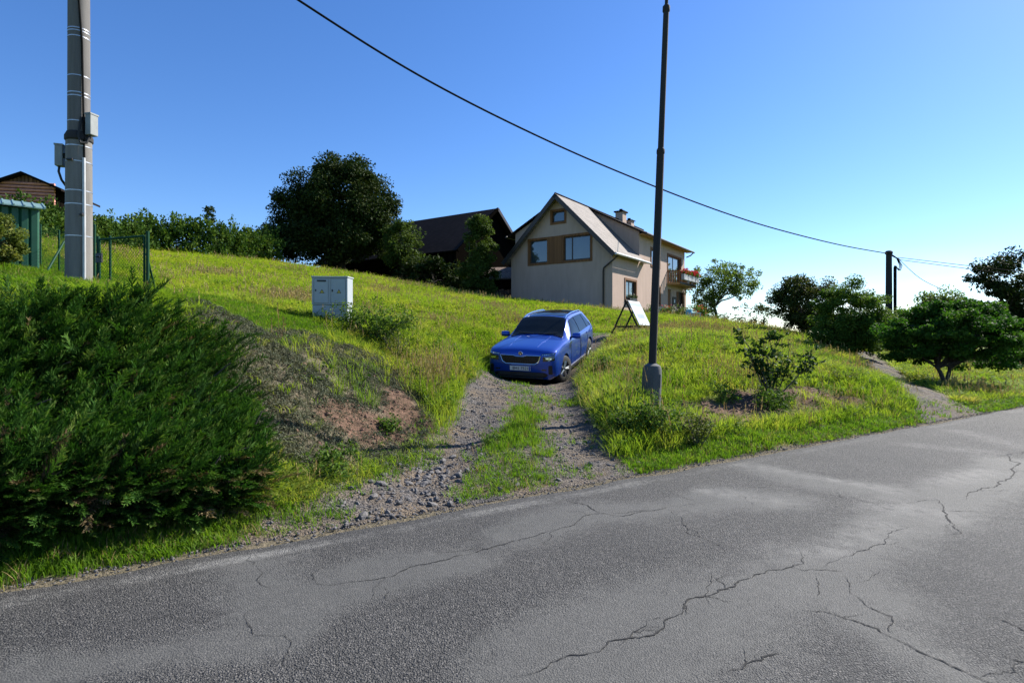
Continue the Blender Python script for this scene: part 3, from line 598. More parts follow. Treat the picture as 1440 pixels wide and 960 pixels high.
def rosette(seed, n, h, size, mat):
    r = random.Random(seed); V = []; F = []
    for i in range(n):
        a = r.uniform(0, 6.283); d = r.uniform(0.0, 0.6) * size; z = h * r.random() ** 0.7; L = size * r.uniform(.4, .9); w = L * r.uniform(.3, .5)
        c = Vector((math.cos(a) * d, math.sin(a) * d, z)); t = Vector((math.cos(a), math.sin(a), r.uniform(-.3, .8))).normalized(); s = Vector((-math.sin(a), math.cos(a), r.uniform(-.3, .3)))
        k = len(V); V += [tuple(c), tuple(c + t * L * .5 + s * w * .5 + Vector((0, 0, .01))), tuple(c + t * L - Vector((0, 0, L * .2))), tuple(c + t * L * .5 - s * w * .5 + Vector((0, 0, .01)))]; F.append((k, k + 1, k + 2, k + 3))
    me = bpy.data.meshes.new('rosette'); me.from_pydata(V, [], F); me.materials.append(M[mat]); me.update(); return me

HP0 = np.array([6.0, 34.0]); HB = np.array([.56, .829]); HA = np.array([-.829, .56])      # house corner and its two wall directions
def house_xy(s, a): return HP0[0] + HB[0] * s + HA[0] * a, HP0[1] + HB[1] * s + HA[1] * a
def in_house(X, Y):
    dx, dy = X - HP0[0], Y - HP0[1]; s = dx * HB[0] + dy * HB[1]; a = dx * HA[0] + dy * HA[1]; return (s > -.15) & (s < 17) & (a > -.1) & (a < 7.5)
def wedge(n, d0, d1, power, amax=50):
    d = (d0 ** power + rng.random(n) * (d1 ** power - d0 ** power)) ** (1 / power); a = np.radians(rng.uniform(-amax, amax, n)); return d * np.tan(a), d
def gate(X, Y):
    """coverage of long grass: 0 none .. 1 full"""
    u, v = uv(X, Y); so2 = masks(X, Y)[0]; l, h = path_sd(X, Y, DRV); q = np.abs(l) / h
    tr = np.exp(-((np.abs(l) - 0.78) / 0.42) ** 2 * 1.2)
    inside = 1 - sstep(q, 0.8, 1.1); mid = np.exp(-((l - .02) / 0.3) ** 2) * sstep(Y, 6.3, 7.4)*(1-sstep(Y,11.8,12.8))
    g = (1 - inside) + inside * np.clip(mid, 0, 1)
    l2, h2 = path_sd(X, Y, TRK); g *= sstep(np.abs(l2) / h2, 0.9, 1.2)
    g *= 1 - np.clip(poly_mask(X, Y, BANK, .3), 0, 1) * 0.95
    g *= 1 - np.clip(so2 * 1.75 - .1, 0, 1)
    jun = (u < -2.5) & (v > .6) & (v < 2.7) & (u > -9); g = np.where(jun, 0, g); g = np.where(v < .06, 0, g); g = np.where(in_house(X, Y), 0, g)
    return g, u, v, l
# long meadow grass
X, Y = wedge(150000, 5.0, 46, 0.9); g, u, v, l = gate(X, Y)
lawn = np.clip(poly_mask(X, Y, [(-9, 5.5), (-5.5, 6.6), (-3.9, 8.6), (-3.6, 10.2), (-3.2, 11.6), (-4.2, 12.6), (-6.5, 13.5), (-12, 18), (-20, 22), (-24, 14), (-14, 5)], .5), 0, 1)
verge = 1 - sstep(v, .45, .85); mid = (np.abs(l) < 1.0) * (Y < 14) * 1.0
keep = (rng.random(len(X)) < g * (1 - lawn) * (1 - verge)) & (mid < 0.3)
X, Y, v = X[keep], Y[keep], v[keep]; Z = height(X, Y); n = len(X); d = np.hypot(X, Y)
hs = (0.75 + 0.35 * snoise(X, Y, 0.9, 1) * .6 + rng.random(n) * .35) * np.where(Y < 14, 0.85, 1.0); hs = np.clip(hs, .35, 1.5); tall = np.exp(-((X + 1.15) ** 2 / .35 + (Y - 10.6) ** 2 / 4.5)) + np.exp(-((X - 1.75) ** 2 / .25 + (Y - 9.6) ** 2 / 5)); hs = hs * (1 + 1.1 * np.clip(tall, 0, 1)) * (1 + (.25 + .75 * np.clip(snoise(X, Y, 1.5, 5), 0, 1)) * (1 - sstep(Y, 12, 18))) * np.where((X < -.6) & (Y < 8.2), .55, 1)
wd = np.clip(d / 12, 1, 2.6)
rot = np.stack([rng.normal(0, .12, n), rng.normal(0, .12, n), rng.uniform(0, 6.28, n)], -1)
pr = [tuft(i, 20, .20, .007, .11, [.6, .95, 1.3, .8, 1.1][i], 'grass') for i in range(5)] + [tuft(20 + i, 7, .36, .0045, .08, .4, 'drygrass', 5) for i in range(3)] + [rosette(30 + i, 16, .14, .11, 'weed') for i in range(2)]
idx = rng.integers(0, 5, n); q = rng.random(n); dryp = 0.025 + 0.22 * np.clip(snoise(X, Y, 0.75, 2) - .35, 0, 1); idx = np.where(q < dryp, rng.integers(5, 8, n), idx); idx = np.where(q > 0.94 - 0.14 * np.clip(snoise(X, Y, .8, 4), 0, 1), rng.integers(8, 10, n), idx)
scatter('meadow_grass', np.stack([X, Y, Z], -1), rot, np.stack([wd, wd, hs], -1), idx, pr, 'tall yellow green meadow grass with dry seed heads', cat='grass')
# short grass: verge, lawn, centre strip of the drive
X, Y = wedge(190000, 3.0, 26, 0.8, 52); g, u, v, l = gate(X, Y)
lawn = np.clip(poly_mask(X, Y, [(-9, 5.5), (-5.5, 6.6), (-3.9, 8.6), (-3.6, 10.2), (-3.2, 11.6), (-4.2, 12.6), (-6.5, 13.5), (-12, 18), (-20, 22), (-24, 14), (-14, 5)], .5), 0, 1)
verge = (1 - sstep(v, .5, .9)) * sstep(v, .05 + .04 * snoise(u, u * 0, 4, 1), .16)
l2 = l; mid = np.exp(-((l - .02 - .1 * snoise(Y, Y * 0, 1.9, 2)) / (0.30 + .10 * snoise(X, Y, 2.6, 3))) ** 2) * sstep(Y + .3 * snoise(X, Y, 3, 1), 6.2, 6.9) * (1 - .85 * sstep(Y, 9.3, 10.2)) * (1 - sstep(Y, 12, 13.4)); mid = mid * np.clip(.75 + .5 * snoise(X, Y, 5, 0), 0, 1)
bkm = poly_mask(X, Y, BANK, .3); toe = np.exp(-((v - .75) / .45) ** 2) * (u < -1.2); lt2, ht2 = path_sd(X, Y, TRK); sparse = (1 - g) * (v > .12) * np.clip(1 - bkm * .85 + toe, 0, 1) * sstep(np.abs(lt2) / ht2, .7, 1.1) * np.maximum(1 - sstep(np.abs(l) / path_sd(X, Y, DRV)[1], 1.1, 1.4), toe) * (0.40 * np.clip(snoise(X, Y, 2.7, 5) - .25, 0, 1) + .5 * np.clip(snoise(X, Y, 1.3, 4) * .8 + .5 - 1.2 * np.exp(-((np.abs(l) - .72) / .38) ** 2), 0, 1)) * ~((u < -2.5) & (v > .6))
keep = rng.random(len(X)) < np.maximum(np.maximum(np.minimum(g + .2, 1) * verge * (np.abs(u - .1) > 1.7), lawn * g), np.maximum(mid, sparse)); keep &= ~((u < -2.5) & (v > .66) & (v < 2.7))
X, Y, v, l, mid = X[keep], Y[keep], v[keep], l[keep], mid[keep]; Z = height(X, Y); n = len(X)
hs = 0.55 + .5 * rng.random(n) + 1.1 * mid * (Y > 6.6) + 0.15 * snoise(X, Y, 2.2, 0); hs = np.clip(hs, .3, 2.2); wd = np.clip(np.hypot(X, Y) / 9, .9, 2)
pr = [tuft(50 + i, 12, .11, .007, .055, .6, 'lawn') for i in range(5)] + [tuft(60, 8, .13, .006, .05, .6, 'drygrass')] + [rosette(70 + i, 9, .05, .07, 'weed') for i in range(2)]
idx = np.where(rng.random(n) < .10, 5, np.where(rng.random(n) < .08, rng.integers(6, 8, n), rng.integers(0, 5, n)))
scatter('verge_grass', np.stack([X, Y, Z], -1), np.stack([rng.normal(0, .15, n), rng.normal(0, .15, n), rng.uniform(0, 6.28, n)], -1), np.stack([wd, wd, hs], -1), idx, pr, 'short bright green grass along the road edge and lawn', cat='grass')
# low mat-forming cover on the bare bank left of the drive
n = 60000; X = rng.uniform(-4.8, -1.2, n); Y = rng.uniform(5.9, 11.4, n); k = rng.random(n) < poly_mask(X, Y, BANK, .3) * (1 - .86 * poly_mask(X, Y, BANKRED, .3)) * np.clip(.65 + .6 * snoise(X, Y, 2.4, 3), .05, 1)
X, Y = X[k], Y[k]; n = len(X); sc = rng.uniform(.5, 1.2, n)
pr = [rosette(80 + i, 10, .035, .05, 'cover') for i in range(4)] + [tuft(90 + i, 9, .06, .006, .05, .9, 'cover') for i in range(2)]
scatter('ground_cover', np.stack([X, Y, height(X, Y)], -1), np.stack([rng.normal(0, .3, n), rng.normal(0, .3, n), rng.uniform(0, 6.28, n)], -1), np.stack([sc, sc, sc], -1), rng.integers(0, 6, n), pr, 'grey green creeping ground cover on the bare bank', cat='ground cover')
# gravel and clods
def stone_mesh(seed, flat=.6):
    r = np.random.default_rng(seed); bm = bmesh.new(); bmesh.ops.create_icosphere(bm, subdivisions=1, radius=.5)
    sx = r.uniform(.7, 1.3, 3) * np.array([1, .8, flat])
    for v_ in bm.verts:
        k = 1 + r.uniform(-.22, .22); v_.co = Vector((v_.co.x * sx[0] * k, v_.co.y * sx[1] * k, v_.co.z * sx[2] * k))
    me = bpy.data.meshes.new('stone'); bm.to_mesh(me); bm.free(); me.materials.append(M['stone']); return me
stones = [stone_mesh(i) for i in range(7)]
n = 90000; X = rng.uniform(-3.2, 3.2, n); Y = rng.uniform(4.5, 20, n); u, v = uv(X, Y); l, h = path_sd(X, Y, DRV)
cov = (1 - sstep(np.abs(l) / h, .85, 1.1)) * (0.25 + .75 * np.exp(-((np.abs(l) - .75) / .4) ** 2)) * np.clip(.55 + .6 * snoise(X, Y, 1.3, 2), .08, 1) * (v > .03)
k = rng.random(n) < cov * np.clip(8 / Y, .3, 1); X, Y = X[k], Y[k]; ge = 5200; ug = rng.uniform(-6, 14, ge); vg = np.abs(rng.normal(0, .07, ge)) * rng.choice([1, 1, -1], ge) + .03; xg, yg = xy(ug, vg); X, Y = np.append(X, xg), np.append(Y, yg); n = len(X); sc = .010 + .040 * rng.random(n) ** 2.6; sc[-ge:] = .006 + .022 * rng.random(ge) ** 3
scatter('gravel', np.stack([X, Y, np.maximum(height(X, Y), np.where(uv(X, Y)[1] < .02, .004, -9)) + .018 + sc * .08 - .012 * (np.arange(n) >= n - ge)], -1), rng.uniform(-.5, .5, (n, 3)) + np.stack([np.zeros(n), np.zeros(n), rng.uniform(0, 6.28, n)], -1), np.stack([sc] * 3, -1), rng.integers(0, 7, n), stones, 'dark grey crushed stone lying in the wheel tracks', cat='gravel')
M['clod'] = simple('red brown soil clod', (0.17, 0.095, 0.063), 0.95, 0, 0.4, 5, 0.4); clods = [stone_mesh(20 + i, .8) for i in range(5)]
for c_ in clods: c_.materials.clear(); c_.materials.append(M['clod'])
n = 60000; X = rng.uniform(-4.8, 9, n); Y = rng.uniform(5.8, 14, n); so3 = masks(X, Y)[0]; k = (rng.random(n) < .3 * poly_mask(X, Y, BANKRED, .3) + .10 * poly_mask(X, Y, BANK, .3) + .4 * np.clip(so3 - .2, 0, 1) * (X > 1)); X, Y = X[k], Y[k]; n = len(X); sc = .012 + .07 * rng.random(n) ** 3
scatter('soil_clods', np.stack([X, Y, height(X, Y)], -1), rng.uniform(-3, 3, (n, 3)), np.stack([sc] * 3, -1), rng.integers(0, 5, n), clods, 'crumbled red brown soil on the bare banks', cat='soil')
# single larger stones, each a piece of the driveway
r5 = random.Random(11)
for i in range(130):
    if i < 75: x, y = r5.gauss(-1.0, .32), r5.gauss(5.95, .5)
    else: x, y = r5.uniform(-1.3, 1.6), r5.uniform(5.6, 11)
    u_, v_ = uv(x, y)
    if v_ < .08: continue
    s = r5.uniform(.055, .105); link('stone', stones[i % 7], None, drive, (x, y, hz(x, y) + .018 + s * .1), (r5.uniform(-.4, .4), r5.uniform(-.4, .4), r5.uniform(0, 6))).scale = (s, s, s)

# ------------------------------------------------------------------ foliage helpers
def leaves(C, D, N, L, W, var, fold=0.12):
    """rhombic leaves: centres C, directions D, rough normals N, lengths L, widths W"""
    D = D / (np.linalg.norm(D, axis=1, keepdims=True) + 1e-9); S = np.cross(D, N); S /= (np.linalg.norm(S, axis=1, keepdims=True) + 1e-9); U = np.cross(S, D)
    L = L[:, None]; W = W[:, None]; b = C - D * L * .5; t = C + D * L * .5 - U * L * .1; m = C + U * L * fold * .3 - D * L * .05
    V = np.stack([b, m + S * W * .5, t, m - S * W * .5], 1).reshape(-1, 3); F = np.arange(len(C) * 4).reshape(-1, 4)
    return V, F, np.repeat(var, 4)
def clump_leaves(r, centres, radii, per, leaf, up=.5, flat=.75, droop=0.0, cvar=.5):
    n = len(centres) * per; ci = np.repeat(np.arange(len(centres)), per); o = r.normal(size=(n, 3)); o /= np.linalg.norm(o, axis=1, keepdims=True) + 1e-9
    o *= (r.random(n) ** .45)[:, None]; C = centres[ci] + o * radii[ci][:, None] * np.array([1, 1, flat])
    D = o * .8 + r.normal(size=(n, 3)) * .6; D[:, 2] -= droop; N = np.array([0, 0, up]) + o * .5 + r.normal(size=(n, 3)) * .45
    L = leaf * r.uniform(.6, 1.3, n); var = np.clip(cvar * r.random(len(centres))[ci] + (1 - cvar) * r.random(n), 0, 1); return leaves(C, D, N, L, L * r.uniform(.45, .75, n), var)
def crown_mesh(name, parts, mat, parent):
    V, F, a = [], [], []; k = 0
    for v_, f_, x in parts: V.append(v_); F.append(f_ + k); a.append(x); k += len(v_)
    o = link(name, mesh_np(name, np.concatenate(V), np.concatenate(F), False, {'var': np.concatenate(a)}), mat, parent)
    o['kind'] = 'stuff'; return o
def bough(mb, r, p0, p1, r0, r1, sag=.1, n=6, sides=6):
    p0 = Vector(p0); p1 = Vector(p1); d = (p1 - p0).length; off = Vector(r.normal(size=3)) * d * .08; P = []
    for i in range(n + 1):
        t = i / n; P.append(p0.lerp(p1, t) + off * math.sin(t * math.pi) + Vector((0, 0, sag * d * math.sin(t * math.pi)))+Vector(r.normal(size=3))*d*.012)
    mb.tube(P, [r0 + (r1 - r0) * (i / n) ** .8 for i in range(n + 1)], sides); return P
def tree(name, label, base, blobs, mat, leaf, per, trunk_r, fork, cat='tree', group=None, seed=1, clump=.6, nlimb=12, cvar=.5, stems=None, bark='bark', out=.06, flat=.75, droop=.15, shell=.55, lean=(0, 0)):
    """base (x,y,z); blobs: (dx,dy,dz,rx,ry,rz,count) crown lobes relative to the base"""
    r = np.random.default_rng(seed); root = empty(name, base, 0, label, cat, group); C = []; RR = []
    for dx, dy, dz, rx, ry, rz, n in blobs:
        o = r.normal(size=(n, 3)); o /= np.linalg.norm(o, axis=1, keepdims=True); o *= (shell + (1 - shell) * r.random(n) ** .7)[:, None] * (1 + out * r.normal(size=(n, 1)))
        C.append(np.array([dx, dy, dz]) + o * np.array([rx, ry, rz])); RR.append(clump * r.uniform(.55, 1.3, n))
    C = np.concatenate(C); RR = np.concatenate(RR)
    crown_mesh('crown', [clump_leaves(r, C, RR, per, leaf, .6, flat, droop, cvar)], mat, root)
    mb = MB(); F = Vector((lean[0], lean[1], fork))
    for st in (stems or [(0, 0)]):
        top = F + Vector((st[0], st[1], 0)); bough(mb, r, (st[0] * .15, st[1] * .15, -.25), top, trunk_r, trunk_r * .7, .0, 6, 9)
        ids = r.choice(len(C), min(nlimb, len(C)), replace=False)
        for i in ids:
            e = Vector(C[i]); s = top + (Vector((0, 0, max(0, (e.z - fork) * .35))) * r.random()); P = bough(mb, r, tuple(top), tuple(e), trunk_r * .5, trunk_r * .08, .08, 6, 5)
            for _ in range(2):
                j = r.integers(len(C)); q = Vector(C[j])
                if (q - P[3]).length < (e - top).length * .9: bough(mb, r, tuple(P[3]), tuple(q), trunk_r * .22, trunk_r * .04, .05, 4, 4)
    mb.build('trunk', bark, root, True); return root
def shrub(name, label, base, size, mat, leaf, n, seed, cat='shrub', group=None, nstem=7, per=16, clump=.12, upright=1.0, droop=.1):
    """many-stemmed bush: stems with leaf clumps along them"""
    r = np.random.default_rng(seed); root = empty(name, base, 0, label, cat, group); mb = MB(); C = []
    sx, sy, sz = size
    for i in range(nstem):
        a = r.uniform(0, 6.28); k = r.random() ** .5; e = (math.cos(a) * sx * k, math.sin(a) * sy * k, sz * r.uniform(.55, 1.0) * (1 - .35 * k * (1 - upright * .3)))
        P = bough(mb, r, (e[0] * .12, e[1] * .12, -.08), e, .012 * sz + .004, .003, .08, 7, 5)
        for q in range(n // nstem): t = r.uniform(.2, 1.0); j = min(int(t * 7), 6); C.append(np.array(P[j].lerp(P[j + 1], t * 7 - j if j < 6 else r.random())) + r.normal(size=3) * clump * .8)
    C = np.array(C); crown_mesh('foliage', [clump_leaves(r, C, clump * r.uniform(.6, 1.3, len(C)), per, leaf, .7, .8, droop, .45)], mat, root); mb.build('stem', 'twig', root); return root

# ------------------------------------------------------------------ spreading juniper on the bank
def spray_proto(seed):
    r = np.random.default_rng(seed); C, D, N, L, W, va = [], [], [], [], [], []
    for i in range(22):
        t = .12 + .88 * i / 21; x = t; z = .10 * math.sin(t * 2.2) - .03
        for s in (-1, 1):
            bl = .34 * (1 - t * .75) * r.uniform(.7, 1.2); an = R(38 + 12 * r.normal()); d = np.array([math.cos(an), s * math.sin(an), .25 + .2 * r.normal()])
            for q in (.25, .62, 1.0):
                C.append(np.array([x, 0, z]) + d * bl * q * .8); D.append(d + np.array([.5 * q, 0, .1]) + r.normal(size=3) * .22); N.append(np.array([0, 0, 1.]) + r.normal(size=3) * .4); L.append(.115 * r.uniform(.7, 1.3)); W.append(.019 * r.uniform(.7, 1.3)); va.append(t * .45 + .25 * q + r.random() * .25)
    for i in range(8):
        t = i / 7; C.append(np.array([t * .95, 0, .10 * math.sin(t * 2.2) - .03])); D.append(np.array([1., 0, .05])); N.append(np.array([0, 0, 1.])); L.append(.18); W.append(.02); va.append(.2 + t * .7)
    return leaves(np.array(C), np.array(D), np.array(N), np.array(L), np.array(W), np.array(va))
def place_protos(protos, P, dirs, scale, r, vshift):
    out = []; which = r.integers(0, len(protos), len(P)); Dn = dirs / np.linalg.norm(dirs, axis=1, keepdims=True)
    upv = np.array([0, 0, 1.]) + r.normal(size=(len(P), 3)) * .35; Yv = np.cross(upv, Dn); Yv /= np.linalg.norm(Yv, axis=1, keepdims=True); Zv = np.cross(Dn, Yv)
    for k, (v_, f_, a) in enumerate(protos):
        m = np.where(which == k)[0]
        if not len(m): continue
        B = np.stack([Dn[m], Yv[m], Zv[m]], 1) * scale[m][:, None, None]; V = np.einsum('vi,nij->nvj', v_, B) + P[m][:, None, :]
        F = (f_[None] + (np.arange(len(m)) * len(v_))[:, None, None]).reshape(-1, 4); out.append((V.reshape(-1, 3), F, np.clip(a[None] + vshift[m][:, None], 0, 1).ravel()))
    return out
rj = np.random.default_rng(21); PR = [spray_proto(i) for i in range(6)]
nj = 7400; U = rj.uniform(-6.8, -2.2, nj); Vv = np.where(np.arange(nj) < 4800, .66 + 2.26 * rj.random(nj), .60 + .42 * rj.random(nj))
right = sstep(U, -3.3, -2.05); keep = rj.random(nj) < 1 - .75 * right * (np.abs(Vv - 1.45) > .75); U, Vv = U[keep], Vv[keep]; nj = len(U)
X, Y = xy(U, Vv); Z = height(X, Y); e = .05; hx = (height(X + e, Y) - Z) / e; hy = (height(X, Y + e) - Z) / e; Nn = np.stack([-hx, -hy, np.ones(nj)], -1); Nn /= np.linalg.norm(Nn, axis=1, keepdims=True)
lump = .60 + .36 * snoise(U, Vv, 2.4, 1) + .28 * snoise(U, Vv, 5.2, 4)
low_ = Vv < .95
th_ = np.clip(lump, .25, 1.2) * .50 * (1 - .65 * sstep(U, -3.2, -2.3)) * sstep(Vv, .30, .62) * (.25 + .75 * rj.random(nj) ** .5)
fr = np.array([EN[0] * -1, EN[1] * -1, 0])     # towards the road
P = np.stack([X, Y, Z], -1) + Nn * th_[:, None]
dirs = Nn * .55 + np.array([EU[0], EU[1], 0]) * rj.normal(.55, .35, nj)[:, None] + fr * rj.normal(.25, .3, nj)[:, None] + np.array([0, 0, 1.]) * rj.normal(.28, .18, nj)[:, None]
lowd = fr * rj.uniform(.5, 1.0, nj)[:, None] + np.array([EU[0], EU[1], 0]) * rj.normal(.45, .35, nj)[:, None] + np.array([0, 0, 1.]) * rj.normal(.12, .2, nj)[:, None]; is_low = np.arange(nj) >= nj - int(2400 * nj / 7400); Vlow = is_low[:, None]; dirs = np.where(Vlow, lowd, dirs); P[:, 2] = np.where(is_low, Z + rj.uniform(.02, .34, nj), P[:, 2]); dead = rj.random(nj) < .035 + .06 * low_
jr = empty('juniper_bush', (*xy(-4.2, 1.6), hz(*xy(-4.2, 1.6))), 0, 'large spreading dark green juniper covering the bank below the concrete pole', 'juniper'); jo = np.array(jr.location)
M['deadspray'] = leafmat('dead juniper needles', [(0, (0.07, 0.05, 0.028)), (.6, (0.15, 0.11, 0.055)), (1, (0.24, 0.19, 0.10))], .15)
sc_ = rj.uniform(.20, .52, nj); vs_ = rj.normal(-.08, .19, nj); al = ~dead
crown_mesh('foliage', place_protos(PR, (P - jo)[al], dirs[al], (sc_ * np.where(is_low, .72, 1))[al], rj, vs_[al]), 'juniper', jr); crown_mesh('dead_foliage', place_protos(PR, (P - jo)[dead], dirs[dead], sc_[dead] * .8, rj, vs_[dead]), 'deadspray', jr)
mb = MB()
for i in range(70):
    u0, v0 = rj.uniform(-8, -2.4), rj.uniform(.8, 2.2); a = np.array([*xy(u0, v0), 0.]); a[2] = hz(a[0], a[1]) - .03; b = a + np.array([EU[0] * rj.uniform(.1, .7) - EN[0] * .25, EU[1] * rj.uniform(.1, .7) - EN[1] * .25, rj.uniform(.25, .5)]); bough(mb, rj, tuple(a - jo), tuple(b - jo), .018, .006, .05, 5, 5)
mb.build('branch', 'bark', jr)['kind'] = 'stuff'

# ------------------------------------------------------------------ poles and cable
px_, py_ = pt(111, 405, 8.5)[:2]; pz = hz(px_, py_)
pole = empty('utility_pole', (px_, py_, pz), 0, 'thick round concrete utility pole with two grey boxes above the juniper', 'utility pole'); pole.scale = (.79, .79, 1)
MB().lathe([(.215, -.4), (.212, 1.0), (.205, 2.16)], 28).build('lower_shaft', 'concrete', pole, True)
MB().lathe([(.205, 2.16), (.225, 2.18), (.225, 2.24), (.19, 2.30)], 28).build('collar', 'lamppost', pole, True)
MB().lathe([(.178, 2.30), (.172, 4.2), (.155, 6.9), (.05, 6.92)], 28).build('upper_shaft', 'darkconcrete', pole, True)
for h_, r_ in ((.75, .216), (1.22, .2145), (1.42, .2135), (1.85, .2115), (2.08, .2095), (2.45, .181), (2.82, .179), (2.87, .179), (3.12, .178), (3.70, .177), (3.78, .177), (3.82, .177), (4.6, .1735)):
    MB().lathe([(r_ - .004, h_ - .008), (r_, h_ - .007), (r_, h_ + .007), (r_ - .004, h_ + .008)], 28).build('strap', 'galv', pole, True)
MB().tube([(.20, -.13, -.3), (.195, -.13, 1.0), (.19, -.13, 1.9)], .028, 10).build('conduit', 'greypipe', pole, True)
MB().tube([(.185, -.11, 1.9), (.175, -.11, 2.3), (.15, -.12, 3.6), (.10, -.17, 4.5), (.12, -.14, 6.8)], .017, 8).build('cable', 'cable', pole, True)
MB().tube([(.14, -.13, 2.5), (.145, -.205, 2.2), (.19, -.21, 2.10), (.25, -.14, 2.12), (.28, -.08, 2.26)], .02, 8).build('cable', 'rubber', pole, True)
MB().tube([(-.21, -.04, 1.50), (-.235, -.12, 1.58), (-.28, -.13, 1.70), (-.29, -.10, 1.79)], .02, 8).build('cable', 'rubber', pole, True)
bxm = MB().box((-.062, -.08, -.155), (.062, .08, .155)).mesh('junction_box', False, .012)
b1 = link('junction_box', bxm, 'panelgrey', pole, (.285, -.06, 2.40), (0, 0, R(-12)))
MB().box((-.07, -.088, .145), (.07, .088, .168)).build('lid', 'panelgrey', b1)
b2 = link('junction_box', bxm, 'panelgrey', pole, (-.295, -.08, 1.94), (0, 0, R(20)))
MB().box((-.07, -.088, .145), (.07, .088, .168)).build('lid', 'panelgrey', b2)
MB().box((.16, -.09, 2.38), (.225, -.05, 2.45)).build('bracket', 'black', pole); MB().box((-.24, -.09, 1.91), (-.19, -.05, 1.98)).build('bracket', 'black', pole)
MB().tube([(.16, -.17, 1.06), (.23, -.20, 1.06)], .02, 8).build('clamp', 'black', pole); MB().tube([(-.06, -.215, 1.86), (.05, -.218, 1.86)], .018, 8).build('clamp', 'black', pole)

lx, ly = pt(915, 567, 9.7)[:2]; lz = hz(lx, ly)
lamp = empty('street_lamp', (lx, ly, lz), 0, 'slim dark steel street lamp post with a wide grey base sleeve', 'street lamp'); lamp.rotation_euler = (R(.6), R(2.1), 0); lamp.scale = (1.14, 1.14, 1.14)
MB().lathe([(.145, -.3), (.143, .42), (.138, .56), (.12, .62), (.058, .655)], 24).build('base_sleeve', 'sleeve', lamp, True)
MB().lathe([(.058, .60), (.056, 3.74), (.054, 3.76)], 20).build('lower_pole', 'lamppost', lamp, True)
MB().lathe([(.054, 3.76), (.061, 3.78), (.061, 3.83), (.044, 3.86)], 20).build('joint', 'lamppost', lamp, True)
MB().lathe([(.044, 3.86), (.042, 5.83), (.041, 5.9)], 20).build('upper_pole', 'lamppost', lamp, True)
MB().lathe([(.041, 5.86), (.054, 5.88), (.054, 5.95), (.03, 5.98)], 20).build('joint', 'lamppost', lamp, True)
MB().tube([(0, 0, 5.96), (0, 0, 6.7), (.1, -.2, 6.95), (.35, -.8, 7.05)], .026, 10).build('arm', 'lamppost', lamp, True)
hd = MB().tube([(.33, -.75, 7.04), (.40, -.95, 7.06), (.50, -1.2, 7.06), (.54, -1.3, 7.05)], [.05, .11, .10, .04], 12).build('lamp_head', 'panelgrey', lamp, True)
MB().box((.055, -.12, .30), (.10, -.10, .50)).build('access_door', 'sleeve', lamp)

fx, fy = pt(1250, 515, 28)[:2]; fz = hz(fx, fy)
fp = empty('utility_pole', (fx, fy, fz), 0, 'tall dark utility pole with a cable conduit beside the leafy shrubs', 'utility pole')
MB().lathe([(.17, -.3), (.165, 1.0), (.13, 5.65 - fz)], 16).build('shaft', 'lamppost', fp, True)
MB().lathe([(.17, 5.62 - fz), (.17, 5.72 - fz), (.11, 5.78 - fz)], 16).build('cap', 'lamppost', fp, True)
MB().tube([(.27, -.05, -.2), (.27, -.05, 4.95 - fz), (.30, -.05, 5.02 - fz)], .07, 10).build('conduit', 'cable', fp, True)
for k in range(3): MB().tube([(.30, -.05, 5.0 - fz), (.42 + .05 * k, -.08, 4.8 - fz), (.5 + .06 * k, -.05, 5.05 - fz), (.38 + .03 * k, 0, 5.4 - fz), (.15, 0, 5.6 - fz)], .018, 6).build('cable', 'cable', fp, True)
MB().tube([(0, 0, 5.62 - fz), (.5, -.02, 5.35 - fz)], .035, 8).build('bracket', 'cable', fp, True)
MB().box((.18, -.22, .9), (.50, .06, 1.5)).build('cabinet', 'panelgrey', fp, False, .02)
def spline(P, n=10):
    P = [Vector(p) for p in P]; P = [P[0] * 2 - P[1]] + P + [P[-1] * 2 - P[-2]]; o = []
    for i in range(1, len(P) - 2):
        for k in range(n):
            t = k / n; a, b, c, d = P[i - 1:i + 3]; o.append(.5 * ((2 * b) + (c - a) * t + (2 * a - 5 * b + 4 * c - d) * t * t + (3 * b - a - 3 * c + d) * t ** 3))
    o.append(P[-2]); return o
ca = Vector((px_ + .1, py_, 0)); cb = Vector((fx, fy, 0)); CP = []
for t, z in ((0, 8.78), (.099, 7.74), (.187, 7.0), (.30, 6.42), (.424, 6.0), (.55, 5.70), (.667, 5.56), (.83, 5.52), (1, 5.63)): q = ca.lerp(cb, t); CP.append((q.x, q.y, z))
tag(MB().tube(spline(CP, 10), .022, 7).build('overhead_cable', 'cable', None, True), 'black overhead cable sagging from the concrete pole to the distant pole', 'cable')
for (a, b, c, lab) in [((fx + .45, fy, 5.4), pt(1365, 422, 26), pt(1300, 395, 27), 'thin cable dropping steeply from the distant pole into the trees'), ((fx + .45, fy, 5.45), pt(1560, 392, 20), pt(1410, 379, 23.5), 'long thin cable running from the distant pole past the dark tree'), ((fx + .4, fy, 5.35), pt(1560, 402, 20), pt(1410, 384, 23.5), 'lower thin cable running level from the distant pole past the dark tree')]:
    tag(MB().tube(spline([a, c, b], 14), .013, 5).build('overhead_cable', 'cable', None, True), lab, 'cable')

